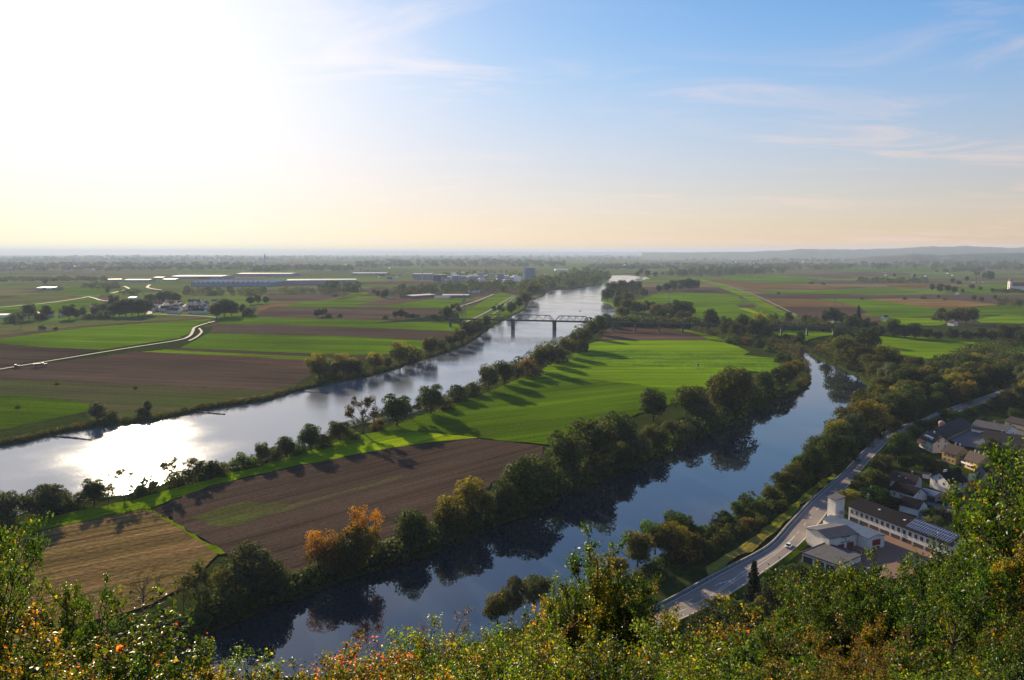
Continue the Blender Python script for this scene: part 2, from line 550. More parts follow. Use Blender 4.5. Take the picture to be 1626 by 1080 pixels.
# ---------------------------------------------------------------- fields
fang = lambda a, b: (lambda d: math.atan2(d.y, d.x))((P(*b) - P(*a)))
def soil(name, ang, k=1.0, warm=0.0, row=0.7):
    return field_mat(name, (0.044*k+warm*.7, 0.030*k, 0.020*k), (0.086*k+warm*.7, 0.060*k, 0.042*k), (0.096*k+warm*.7, 0.069*k, 0.048*k), ang, row, 0.95, 0, 0.7, 0.010, 1.1)
def green(name, ang, k=1.0, row=0.25, yel=0.0, patchc=None):
    a = (0.074*k+yel, 0.140*k+yel*0.75, 0.001*k); b = (0.120*k+yel, 0.215*k+yel*0.75, 0.002*k)
    c = patchc or (0.056*k+yel, 0.100*k+yel*0.6, 0.003*k)
    return field_mat(name, a, b, c, ang, row, 0.85, 0.25, 0.35, 0.014, 0.8)
def dry(name, ang, k=1.0, row=0.35):
    return field_mat(name, (0.16*k, 0.098*k, 0.034*k), (0.28*k, 0.175*k, 0.062*k), (0.13*k, 0.085*k, 0.030*k), ang, row, 0.95, 0, 0.9, 0.03, 0.7)

A1 = fang((0,600),(420,618)); A2 = fang((250,815),(755,697)); A3 = fang((700,650),(1150,600)); A4 = fang((50,900),(300,850))
A5 = fang((960,541),(1125,541)); A6 = fang((300,545),(640,552))
S_ = {}
def soilm(k, ang, warm=0): return S_.setdefault(('s', k, round(ang, 2), warm), soil('ploughed_soil', ang, k, warm))
def greenm(k, ang, yel=0.0): return S_.setdefault(('g', k, round(ang, 2), yel), green('green_crop', ang, k, 0.25, yel))
def drym(k, ang): return S_.setdefault(('d', k, round(ang, 2)), dry('dry_crop', ang, k))
weedy = field_mat('weedy_soil', (0.055,0.046,0.024), (0.082,0.075,0.034), (0.055,0.078,0.016), A1, 0.25, 0.95, 0, 0.6, 0.02, 0.7)
olive = field_mat('olive_grass', (0.085,0.100,0.026), (0.115,0.135,0.034), (0.10,0.092,0.036), A6, 0.25, 0.9, 0.15, 0.3, 0.012, 0.6)
clumpy = field_mat('clumpy_pasture', (0.045,0.085,0.005), (0.095,0.185,0.007), (0.140,0.240,0.007), A5, 0.10, 0.9, 0.2, 0.8, 0.06, 0.25)
stubble = field_mat('stubble', (0.052,0.031,0.013), (0.300,0.185,0.078), (0.145,0.105,0.036), A4, 0.30, 0.95, 0, 1.0, 0.03, 0.55)
verge = green('bright_verge', A2, 1.25, 0.3, 0.02)
lime = green('lime_clover', A2, 1.35, 0.3, 0.10)
gravel_strip = plain('trodden_earth', (0.16, 0.12, 0.085), 0.9, scale=0.2)

FIELDS = [
 # left plain, near to far
 ('meadow', greenm(0.62, A1), [(-60,629),(30,629),(90,634),(142,641),(138,652),(70,669),(0,682),(-60,692)]),
 ('weedy_field', weedy, [(-60,602),(0,602),(200,610),(420,619),(466,613),(455,621),(410,632),(338,643),(290,651),(240,660),(180,666),(144,668),(142,641),(90,634),(30,629),(-60,629)]),
 ('ploughed_field', soilm(0.95, A1), [(-60,588),(20,580),(95,574),(160,567),(320,570),(490,585),(500,592),(468,613),(420,619),(200,610),(0,602),(-60,602)]),
 ('ploughed_field', soilm(1.1, A1, 0.018), [(160,567),(215,558.5),(345,564),(497,572),(512,580),(500,592),(490,585),(320,570)]),
 ('meadow', greenm(1.1, A6, 0.02), [(225,558.8),(262,555.5),(330,559),(430,564),(522,567.5),(530,571),(497,572.3),(345,564.5)]),
 ('ploughed_field', soilm(0.85, A6), [(262,555.2),(290,553),(400,558),(560,564),(640,563),(610,570),(530,571),(522,567.3),(430,563.6),(330,558.7)]),
 ('crop_field', greenm(0.95, A6), [(285,552.5),(304,544),(318,536),(330,529.5),(420,531.5),(520,533.5),(620,538),(672,541.5),(690,547),(684,557),(640,563),(560,564),(400,557.7)]),
 ('ploughed_field', soilm(0.9, A6), [(332,529),(338,521),(346,515.3),(440,516),(560,520),(650,524),(722,527),(712,535),(692,545),(672,541.2),(620,537.7),(520,533.2),(420,531.2)]),
 ('crop_field', greenm(0.9, A6), [(346,515),(349,508),(360,502.5),(440,505),(560,507.5),(640,510),(738,515),(745,518),(722,526.7),(650,523.6),(560,519.7),(440,515.7)]),
 ('ploughed_field', soilm(1.0, A6), [(402,502),(415,496),(432,488.3),(560,488),(700,489),(714,490),(708,497),(692,507.5),(640,508.5),(560,507),(440,504.6)]),
 ('crop_field', greenm(0.95, A6), [(448,487.8),(480,481.5),(530,478.5),(590,477.6),(600,478.2),(560,485.2),(608,486),(690,474.8),(738,473.4),(740,476),(716,489.4),(560,487.6)]),
 ('ploughed_field', soilm(1.15, A6, 0.015), [(562,485),(604,477),(640,472.6),(688,473.2),(690,474.6),(606,485.8)]),
 ('ploughed_field', soilm(1.15, A6), [(415,477),(428,466),(520,466.5),(555,467),(530,474),(500,478),(450,479)]),
 ('meadow', greenm(0.75, A6), [(528,476.5),(560,466.2),(590,464.5),(585,467),(545,477)]),
 ('crop_field', greenm(1.15, A6, 0.04), [(552,467),(562,464),(588,464),(580,467.5)]),
 ('ploughed_field', soilm(1.2, A6, 0.01), [(560,463),(600,455.5),(616,456.5),(604,461),(596,464)]),
 ('crop_field', greenm(1.05, A6), [(-80,541),(0,538),(70,529),(130,521),(200,515.5),(262,511.8),(318,508.5),(342,505.5),(330,509.5),(309,517),(304,524),(300,530),(282,538),(230,545.5),(160,556.2),(80,552),(0,546.6),(-80,548)]),
 ('ploughed_field', soilm(0.8, A1), [(-80,548.4),(0,547),(80,552.3),(158,557),(90,570),(0,583),(-80,592)]),
 ('ploughed_field', soilm(1.15, A6, 0.02), [(-80,541),(0,534),(60,527),(120,519.6),(200,513.5),(260,509.8),(320,505),(342,504.3),(318,508.3),(262,511.6),(200,515.2),(130,520.7),(70,528.7),(0,537.7)]),
 ('rough_grass', olive, [(-80,520),(0,516),(70,513),(140,508.5),(230,501.5),(300,499.5),(334,502.5),(320,504.8),(260,509.5),(200,513.2),(120,519.2),(60,526.6),(0,533.5),(-80,540)]),
 ('meadow', greenm(0.9, A6), [(-80,500),(0,495),(40,489),(80,483.5),(130,477),(150,473),(166,474),(188,481),(150,489),(120,487),(60,497),(0,501),(-80,506)]),
 ('meadow', greenm(0.8, A6), [(60,462),(120,456.5),(200,456),(190,464),(150,468),(80,467)]),
 ('rough_grass', olive, [(-40,480),(0,475),(80,463),(130,468),(100,474),(0,486),(-40,490)]),
 ('ploughed_field', soilm(1.35, A6), [(154,476),(160,468.5),(190,469),(186,476),(178,477.5)]),
 ('dry_field', drym(0.85, A6), [(404,497),(412,485),(440,480),(480,480.5),(446,487.8),(428,489),(414,495.5)]),
 # dike meadow before the bridge
 ('meadow', greenm(1.05, A5, 0.015), [(726,506),(748,490),(768,478),(784,467),(800,465.5),(824,470.5),(836,474),(826,487),(800,502),(786,511),(760,513),(738,511)]),
 # the peninsula
 ('stubble_field', stubble, [(-110,880),(0,856.5),(94,838),(170,821),(224,811.5),(252,817),(300,850),(349,879.5),(325,905),(290,935),(240,962),(175,983),(100,1000),(20,1022),(-60,1050),(-150,1060),(-200,960)]),
 ('meadow', greenm(1.0, A2, 0.035), [(224,811.3),(240,811),(256,818),(310,851),(358,880.5),(350,882.5),(300,851),(250,817)]),
 ('ploughed_field', soilm(0.9, A2), [(240,811),(330,776),(440,749),(570,723),(660,708),(757,697.5),(810,703),(862,709),(866,727),(800,758),(740,795),(660,845),(600,880),(545,905),(480,922),(440,920),(392,900),(358,880.5),(310,851),(256,818)]),
 ('weedy_patch', field_mat('weedy_green', (0.062,0.066,0.020), (0.085,0.098,0.026), (0.07,0.058,0.030), A2, 0.4, 0.95, 0, 0.6, 0.05, 0.7), [(300,824),(340,812),(392,798),(440,800),(470,803),(420,822),(370,839),(330,836)]),
 ('weedy_strip', field_mat('weedy_line', (0.075,0.075,0.024), (0.10,0.11,0.03), (0.085,0.066,0.036), A2, 0.4, 0.95, 0, 0.6, 0.05, 0.7), [(462,803.5),(520,788),(600,767),(640,756),(640,758.5),(600,771),(520,793),(420,825)]),
 ('meadow', verge, [(-120,862),(0,838),(70,826),(130,812),(210,797),(300,770),(390,748),(450,730),(510,712),(566,694),(620,682),(680,688),(757,696.5),(660,707),(570,722),(440,748),(330,774.5),(238,810),(224,810.8),(94,837.4),(0,856)]),
 ('clover_strip', lime, [(565,714),(600,704),(660,693),(700,690.5),(758,696.6),(690,702.5),(620,713),(568,721)]),
 ('crop_field', greenm(0.80, A3), [(600,688),(640,672),(700,650),(760,630),(815,606),(850,593),(905,600),(1000,610),(1060,618),(1100,626),(1060,645),(980,668),(900,692),(872,708),(812,702.5),(758,696.4),(700,690),(660,688)]),
 ('crop_field', greenm(1.40, A5, 0.012), [(850,593),(880,576),(915,574),(980,580),(1060,584),(1110,588),(1160,584),(1190,590),(1180,600),(1140,612),(1100,626),(1060,618),(1000,610),(905,600)]),
 ('pasture', clumpy, [(880,576),(905,562),(940,555),(1000,556),(1080,560),(1150,562),(1180,565),(1240,570),(1256,582),(1240,594),(1190,590),(1160,584),(1110,588),(1060,584),(980,580),(915,574)]),
 ('crop_field', greenm(1.5, A5, 0.015), [(905,562),(930,548),(958,540.8),(1050,541.5),(1124,541),(1150,545),(1172,551),(1190,560),(1180,565),(1150,562),(1080,560),(1000,556),(940,555)]),
 ('ploughed_field', soilm(1.05, A5, 0.012), [(955,540),(960,528),(968,520.5),(1010,520),(1062,523.5),(1100,530),(1124,537),(1130,540.6),(1050,541),(980,540.6)]),
 ('meadow', greenm(1.15, A5, 0.01), [(1062,522.5),(1090,524),(1130,533),(1160,540),(1156,544),(1128,540),(1100,529.6)]),
 # plain right of the river
 ('crop_field', greenm(1.05, A5), [(1010,481),(1024,474),(1045,466),(1080,464.6),(1140,466),(1170,469),(1180,480),(1172,484),(1100,483),(1050,482)]),
 ('crop_field', greenm(0.98, A5), [(1080,484),(1172,484.3),(1182,480.3),(1210,489),(1245,501),(1240,507),(1190,510),(1120,508),(1100,502),(1086,494)]),
 ('ploughed_field', soilm(0.85, A5), [(1168,484.5),(1196,484),(1202,489),(1176,489.6)]),
 ('meadow', lime, [(1172,490),(1186,489.7),(1205,497),(1204,499.5),(1196,498)]),
 ('meadow', greenm(1.1, A5, 0.02), [(1090,441),(1110,443),(1150,452),(1190,466),(1225,482),(1262,500),(1268,507),(1245,502),(1210,488),(1175,470),(1130,452)]),
 ('dry_field', drym(0.72, A5), [(1206,476),(1240,474.3),(1300,477.5),(1345,483),(1366,488.4),(1300,488),(1228,487)]),
 ('ploughed_field', soilm(1.0, A5), [(1228,487.3),(1300,488.3),(1366,489),(1384,495),(1360,500),(1270,503),(1250,497)]),
 ('crop_field', greenm(1.0, A5), [(1300,475),(1376,475.5),(1420,481),(1466,488),(1490,493),(1480,503),(1420,506.5),(1384,503),(1366,489),(1345,482.7)]),
 ('dry_field', drym(0.95, A5), [(1378,475),(1430,474.4),(1500,476),(1560,481),(1590,484.5),(1540,488),(1480,490.5),(1430,483)]),
 ('crop_field', greenm(0.8, A5), [(1490,492),(1560,488),(1600,486),(1700,490),(1700,500),(1560,502),(1500,502)]),
 ('meadow', greenm(1.25, A5, 0.02), [(1394,508.5),(1440,505.5),(1490,506.5),(1506,514),(1490,518),(1430,517.5),(1410,514)]),
 ('meadow', greenm(1.2, A5, 0.01), [(1546,508),(1600,500.5),(1640,503),(1700,508),(1700,517),(1620,515),(1560,514)]),
 ('ploughed_field', soilm(1.1, A5, 0.015), [(1270,503.5),(1360,500.4),(1384,503.4),(1404,507.5),(1390,512),(1340,510),(1290,507)]),
 ('meadow', greenm(1.3, A5, 0.01), [(1388,545),(1398,535),(1440,535),(1520,541),(1600,546),(1720,552),(1720,594),(1626,586),(1560,574),(1500,578),(1460,580),(1420,570),(1396,556)]),
 ('meadow', greenm(1.0, A5, 0.01), [(1206,523),(1262,520),(1350,521),(1346,530),(1300,536),(1270,545),(1240,534)]),
 ('meadow', greenm(0.95, A5), [(1150,440),(1230,438),(1300,444),(1280,450),(1170,449)]),
 ('dry_field', drym(0.7, A5), [(1120,443),(1230,451),(1300,455),(1380,456),(1300,460),(1190,459)]),
 ('meadow', greenm(0.85, A5), [(1200,462),(1290,463),(1420,460),(1460,464),(1330,468),(1218,467)]),
 ('ploughed_field', soilm(1.15, A5, 0.01), [(1215,468),(1330,469),(1425,470),(1420,473),(1300,473.5),(1225,472)]),
 ('dry_field', drym(0.75, A5), [(1404,450),(1480,450),(1510,453),(1460,457),(1410,455)]),
 ('meadow', greenm(0.9, A5), [(1500,456),(1600,452),(1640,455),(1640,464),(1560,466),(1510,462)]),
 ('ploughed_field', soilm(1.2, A5), [(1240,436),(1420,432),(1460,436),(1330,442)]),
 ('meadow', greenm(0.8, A5), [(1300,428.5),(1440,427),(1560,428),(1500,432),(1340,432)]),
 ('orange_thicket', field_mat('reddening_scrub', (0.30,0.09,0.015), (0.40,0.16,0.02), (0.20,0.12,0.02), 0, 0.5, 0.9, 0, 0.8, 0.1, 0.5), [(1376,690),(1388,684),(1398,687),(1390,694),(1378,697)]),
 ('roadside_grass', field_mat('roadside_grass', (0.12,0.16,0.008), (0.19,0.24,0.012), (0.23,0.17,0.04), fang((1210,860),(1330,750)), 0.8, 0.9, 0.2, 0.6, 0.05, 0.8), [(1120,905),(1180,868),(1230,828),(1270,795),(1300,768),(1322,755),(1328,758),(1290,792),(1244,834),(1206,870),(1150,905),(1124,918)]),
]
for i, (nm, m, px) in enumerate(FIELDS):
    pts = [P(a, b).xy for a, b in px]
    near = min(p.length for p in pts)
    pts = ragged(pts + [pts[0]], 6.0, 0.85, 1500)[:-1] if near < 1500 else pts
    v_, f_ = polygon_mesh(nm, pts, GZ + 0.10 + 0.016 * i)
    tag(link(nm, mesh_np(nm, v_, f_), m), kind='structure')

# ---------------------------------------------------------------- the slope under the viewpoint
def hill_z(x, y):
    x = np.asarray(x, float); y = np.asarray(y, float)
    s = np.maximum(0, y - 1.0)
    z = 110.0 - 0.62 * s + np.clip(-y, 0, 200) * 0.05
    z = z + 0.5 * np.sin(x * 0.11 + 1.3) * np.sin(y * 0.13) * np.clip(s / 12, 0, 1)
    return z
gx = np.concatenate([np.linspace(-430, -60, 38), np.linspace(-56, 56, 57), np.linspace(60, 330, 28)])
gy = np.concatenate([np.linspace(-300, -8, 16), np.linspace(-4, 40, 30), np.linspace(44, 180, 40)])
X, Y = np.meshgrid(gx, gy)
Z = hill_z(X, Y)
edge = np.clip((np.abs(X - (-50)) - 330) / 50, 0, 1)      # the spur falls away on both flanks
Z = Z * (1 - edge) + (-3) * edge
nx, ny = len(gx), len(gy)
idx = np.arange(nx * ny).reshape(ny, nx)
q = np.stack([idx[:-1, :-1], idx[:-1, 1:], idx[1:, 1:], idx[1:, :-1]], -1).reshape(-1, 4)
M_HILL = plain('slope_undergrowth', (0.035, 0.045, 0.015), 0.95, noise=0.5, scale=0.6)
tag(link('hillside', mesh_np('hillside', np.stack([X, Y, Z], -1).reshape(-1, 3), quads=q, smooth=True), M_HILL), kind='structure')

# distant hills along the right of the horizon
def ridge(name, prof, dist, thick, m):
    vs, n = [], 0
    xs = np.linspace(prof[0][0], prof[-1][0], 160)
    hh = np.interp(xs, [p[0] for p in prof], [p[1] for p in prof])
    r2 = np.random.default_rng(int(dist))
    wob = np.convolve(r2.normal(0, 1, 190), np.ones(6) / 6, 'same')[:160]
    for x, y, w in zip(xs, hh, wob):
        d = ray(x, 402)
        k = dist / d.y
        top = HC + (400.5 - y + w * 0.5) * dist / F
        for a, (off, f) in enumerate(((-thick, 0), (-thick * 0.55, .5), (-thick * .25, .85), (0, 1), (thick * .4, .8), (thick * 1.2, 0))):
            vs.append((d.x * k * (1 + off / dist), dist + off, GZ - 1 + (top - GZ) * f * (1 + w * .05)))
    c = 6
    qs = [(i*c+j, (i+1)*c+j, (i+1)*c+j+1, i*c+j+1) for i in range(159) for j in range(c-1)]
    o = link(name, mesh_np(name, vs, quads=qs, smooth=True), m)
    tag(o, kind='structure')
M_FAR = plain('wooded_ridge', (0.035, 0.05, 0.022), 0.95, noise=0.5, scale=0.006)
ridge('hills', [(1020,401.5),(1100,400.9),(1170,400.0),(1215,398.9),(1245,397.6),(1268,396.2),(1290,395.6),(1310,396.6),(1350,397),(1390,395.6),(1420,395),(1450,392.6),(1480,391.2),(1510,392),(1535,390.4),(1560,391.5),(1590,393.5),(1610,394),(1640,391.5),(1720,392),(1900,398)], 13000, 2000, M_FAR)
ridge('hills', [(1340,410),(1380,408),(1420,405.5),(1436,404.4),(1450,403.6),(1470,403.2),(1490,404.8),(1510,404.2),(1540,402.8),(1580,401.8),(1620,400.8),(1680,401),(1800,404),(1950,410)], 7500, 600, M_FAR)
ridge('hills', [(-700,400.6),(-300,398.9),(0,399.4),(120,399.2),(300,399.6),(600,399.2),(760,399.6),(900,399.2),(1100,399.7),(1240,401.0)], 30000, 3000, M_FAR)
# ---------------------------------------------------------------- trees
M_BARK = plain('bark', (0.075, 0.060, 0.048), 0.9, noise=0.35, scale=1.5)
M_LEAF = foliage_mat('tree_leaves', 0.7, 0.05, 0.30, 0.12, 1.9)
M_NEAR = foliage_mat('glossy_leaves', 0.40, 0.16, 0.46, 0.10, 2.3)

def col_attr(me, cols):
    a = me.color_attributes.new('Col', 'FLOAT_COLOR', 'POINT')
    c = np.ones((len(cols), 4), np.float32); c[:, :3] = cols
    a.data.foreach_set('color', c.ravel())

def unit(v):
    return v / np.maximum(np.linalg.norm(v, axis=-1, keepdims=True), 1e-9)

def leaf_quads(r, pos, nor, size, aspect=0.62, bend=0.25):
    """pointed leaves folded along their midrib: two quads, six points each"""
    n = len(pos)
    t = unit(np.cross(nor, r.normal(0, 1, (n, 3))))
    b = np.cross(nor, t)
    s = size[:, None]
    w = s * aspect * 0.5
    p0 = pos - t * s * 0.5
    p3 = pos + t * s * 0.5 - nor * s * bend * 0.6
    p1 = pos - t * s * 0.1 + b * w + nor * s * bend * 0.5
    p5 = pos - t * s * 0.1 - b * w + nor * s * bend * 0.5
    pm = pos + t * s * 0.12
    V = np.stack([p0, p1, p3, p5, pm], 1)            # n,5,3
    base = np.arange(n)[:, None] * 5
    Q = np.concatenate([base + np.array([[0, 1, 2, 4]]), base + np.array([[0, 4, 2, 3]])], 0)
    return V.reshape(-1, 3), Q

def flat_quads(r, pos, nor, size):
    n = len(pos)
    t = unit(np.cross(nor, r.normal(0, 1, (n, 3))))
    b = np.cross(nor, t)
    s = size[:, None] * 0.5
    k = 0.55 + 0.5 * r.random((n, 1))
    V = np.stack([pos - t * s, pos - b * s * k + nor * s * .2, pos + t * s, pos + b * s * k + nor * s * .2], 1)
    Q = np.arange(n * 4).reshape(n, 4)
    return V.reshape(-1, 3), Q

def envelope(kind, r, n):
    """clump centres inside a crown one unit tall; x, y about the trunk"""
    u = unit(r.normal(0, 1, (n * 3, 3)))
    rad = r.random((n * 3, 1)) ** (1 / 3)
    p = u * rad
    if kind == 'round':
        c = np.stack([p[:, 0] * .33, p[:, 1] * .33, .54 + p[:, 2] * .37], 1)
    elif kind == 'broad':
        c = np.stack([p[:, 0] * .43, p[:, 1] * .43, .53 + p[:, 2] * .34], 1)
    elif kind == 'tall':
        c = np.stack([p[:, 0] * .24, p[:, 1] * .24, .56 + p[:, 2] * .38], 1)
    elif kind == 'open':
        c = np.stack([p[:, 0] * .33, p[:, 1] * .33, .60 + p[:, 2] * .36], 1)
    elif kind == 'bush':
        c = np.stack([p[:, 0] * .72, p[:, 1] * .72, .36 + p[:, 2] * .42], 1)
    else:
        c = np.stack([p[:, 0] * .42, p[:, 1] * .42, .55 + p[:, 2] * .40], 1)
    c = c[:n]
    return c

PAL = {
 'dark':   [(0.028,0.048,0.012),(0.040,0.062,0.014),(0.055,0.075,0.018)],
 'olive':  [(0.060,0.070,0.018),(0.085,0.088,0.022),(0.045,0.062,0.016)],
 'willow': [(0.075,0.090,0.045),(0.095,0.105,0.052),(0.055,0.072,0.030)],
 'fresh':  [(0.050,0.095,0.014),(0.075,0.120,0.018),(0.040,0.072,0.014)],
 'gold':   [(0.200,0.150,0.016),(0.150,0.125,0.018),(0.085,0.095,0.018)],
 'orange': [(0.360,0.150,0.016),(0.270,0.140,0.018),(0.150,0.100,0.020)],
 'brown':  [(0.120,0.082,0.030),(0.090,0.070,0.026),(0.060,0.060,0.020)],
 'needle': [(0.014,0.030,0.012),(0.020,0.038,0.015),(0.026,0.044,0.016)],
}
def pick(r, pal, n):
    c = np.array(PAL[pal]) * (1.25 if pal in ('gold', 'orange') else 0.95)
    a, b = c[r.integers(0, 3, n)], c[r.integers(0, 3, n)]
    k = r.random((n, 1))
    return a * k + b * (1 - k)

def limbs(r, H, kind, n_limb, spread, thick, lean=0.05, top=0.8, sub=3, rootless=False):
    """tapered trunk and limbs, unit tree scaled by H"""
    m = MB()
    tips = []
    tx, ty = r.normal(0, lean, 2)
    tz = top
    tr = [Vector((tx * t * t, ty * t * t, tz * t)) for t in (0, .25, .5, .75, 1.0)]
    m.tube([p * H for p in tr], [thick * H * k for k in (1.25, .95, .7, .45, .15)], 7)
    for i in range(n_limb):
        f = r.uniform(.22, .85)
        k = f * 4; a = int(k); s = tr[a].lerp(tr[min(a+1, 4)], k - a)
        an = i * 2.4 + r.uniform(-.5, .5)
        ln = spread * r.uniform(.7, 1.1) * (1.1 - .5 * f)
        e = s + Vector((math.cos(an) * ln, math.sin(an) * ln, ln * r.uniform(.5, 1.3)))
        e.z = min(e.z, .93)
        mid = s.lerp(e, .5) + Vector((0, 0, -.03))
        m.tube([s * H, mid * H, e * H], [thick * H * .42, thick * H * .28, thick * H * .07], 5, cap=False)
        tips.append(e)
        for j in range(sub):
            s2 = s.lerp(e, r.uniform(.35, .9))
            an2 = an + r.uniform(-1.2, 1.2); l2 = ln * r.uniform(.3, .55)
            e2 = s2 + Vector((math.cos(an2) * l2, math.sin(an2) * l2, l2 * r.uniform(.3, 1.3)))
            m.tube([s2 * H, e2 * H], [thick * H * .16, thick * H * .04], 4, cap=False)
            tips.append(e2)
    return m, tips

def make_proto(key, kind, pal, H, seed, n_blob=34, n_leaf=5200, size=.42, blob=(.09, .16), tops=None, limb=(9, .34, .022), hollow=.72, lift=0.0):
    """(trunk mesh, crown mesh, height): a tree or bush H metres tall, leaf-sized faces gathered in uneven clumps"""
    r = np.random.default_rng(seed)
    c = envelope(kind, r, n_blob)
    # lopsided outline
    for _ in range(4):
        d = unit(r.normal(0, 1, (1, 3)))[0]
        k = (c - [0, 0, .55]) @ d
        c = c + d * np.clip(k, 0, 1)[:, None] * r.uniform(-.35, .40)
    c[:, 2] = np.clip(c[:, 2] + lift, .10 if kind == 'bush' else .16, .94)
    rad = r.uniform(blob[0], blob[1], n_blob) * 1.16
    tm, tips = limbs(r, H, kind, limb[0], limb[1], limb[2])
    if kind in ('open', 'bare'):
        t = np.array([list(x) for x in tips])
        t = t[r.permutation(len(t))[:n_blob]]
        c = np.concatenate([t, c[:max(4, n_blob // 4)]])[:n_blob]
        rad = rad[:len(c)]
    nb = len(c)
    w = rad ** 2 * r.uniform(.6, 1.4, nb); w /= w.sum()
    bi = r.choice(nb, n_leaf, p=w)
    d = unit(r.normal(0, 1, (n_leaf, 3)) + [0, 0, .25])
    rr = rad[bi] * (hollow + (1 - hollow) * r.random(n_leaf) ** .5) * r.uniform(.85, 1.22, n_leaf)
    pos = (c[bi] + d * rr[:, None] * [1, 1, .85])
    cmax = pos[:, 2].max()
    pos[:, 2] *= 1.0 / cmax
    pos[:, 2] = np.maximum(pos[:, 2], .015)
    nor = unit(d + r.normal(0, .38, (n_leaf, 3)))
    sz = size * 1.3 / H * r.uniform(.55, 1.45, n_leaf)
    V, Q = flat_quads(r, pos, nor, sz)
    clump_pal = np.zeros((nb, 3)); tone = r.uniform(.60, 1.45, nb)
    colr = pick(r, pal, n_leaf)
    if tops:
        pal2, z0, z1, side = tops  # second palette takes over towards the crown's top and one side
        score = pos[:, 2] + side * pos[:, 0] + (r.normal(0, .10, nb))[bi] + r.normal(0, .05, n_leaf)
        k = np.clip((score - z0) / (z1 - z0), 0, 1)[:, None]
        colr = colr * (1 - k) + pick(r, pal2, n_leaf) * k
    colr = colr * tone[bi][:, None] * r.uniform(.8, 1.2, (n_leaf, 1))
    me = mesh_np(key + '_crown', V * H, quads=Q)
    col_attr(me, np.repeat(colr, 4, axis=0))
    me.materials.append(M_LEAF)
    tme = tm.mesh(key + '_trunk', smooth=True)
    tme.materials.append(M_BARK)
    return tme, me, H

def make_conifer(key, H, seed, w=.20):
    r = np.random.default_rng(seed)
    P_, N_, S_z = [], [], []
    for k in range(26):
        f = k / 25
        z = .08 + .90 * f
        R = w * (1 - f) ** .8 + .012
        nbr = int(9 - 4 * f)
        for j in range(nbr):
            an = 2 * math.pi * (j + r.random()) / nbr
            L_ = R * r.uniform(.75, 1.12)
            m = int(10 + 26 * (1 - f))
            t = r.random(m)
            x = np.stack([np.cos(an) * L_ * t, np.sin(an) * L_ * t, z - .20 * L_ * t - .3 * L_ * t * t + r.normal(0, .006, m)], 1)
            x[:, :2] += r.normal(0, .016, (m, 2)) * (1 - .4 * t[:, None])
            P_.append(x); N_.append(unit(r.normal(0, .5, (m, 3)) + [0, 0, 1.0]))
    pos = np.concatenate(P_); nor = np.concatenate(N_); n = len(pos)
    V, Q = flat_quads(r, pos, nor, .045 * r.uniform(.6, 1.4, n))
    me = mesh_np(key + '_crown', V * H, quads=Q)
    col_attr(me, np.repeat(pick(r, 'needle', n), 4, axis=0))
    me.materials.append(M_LEAF)
    m = MB(); m.tube([(0, 0, 0), (0, 0, H * .5), (0, 0, H * .97)], [H * .016, H * .010, H * .003], 7)
    tme = m.mesh(key + '_trunk', True); tme.materials.append(M_BARK)
    return tme, me, H

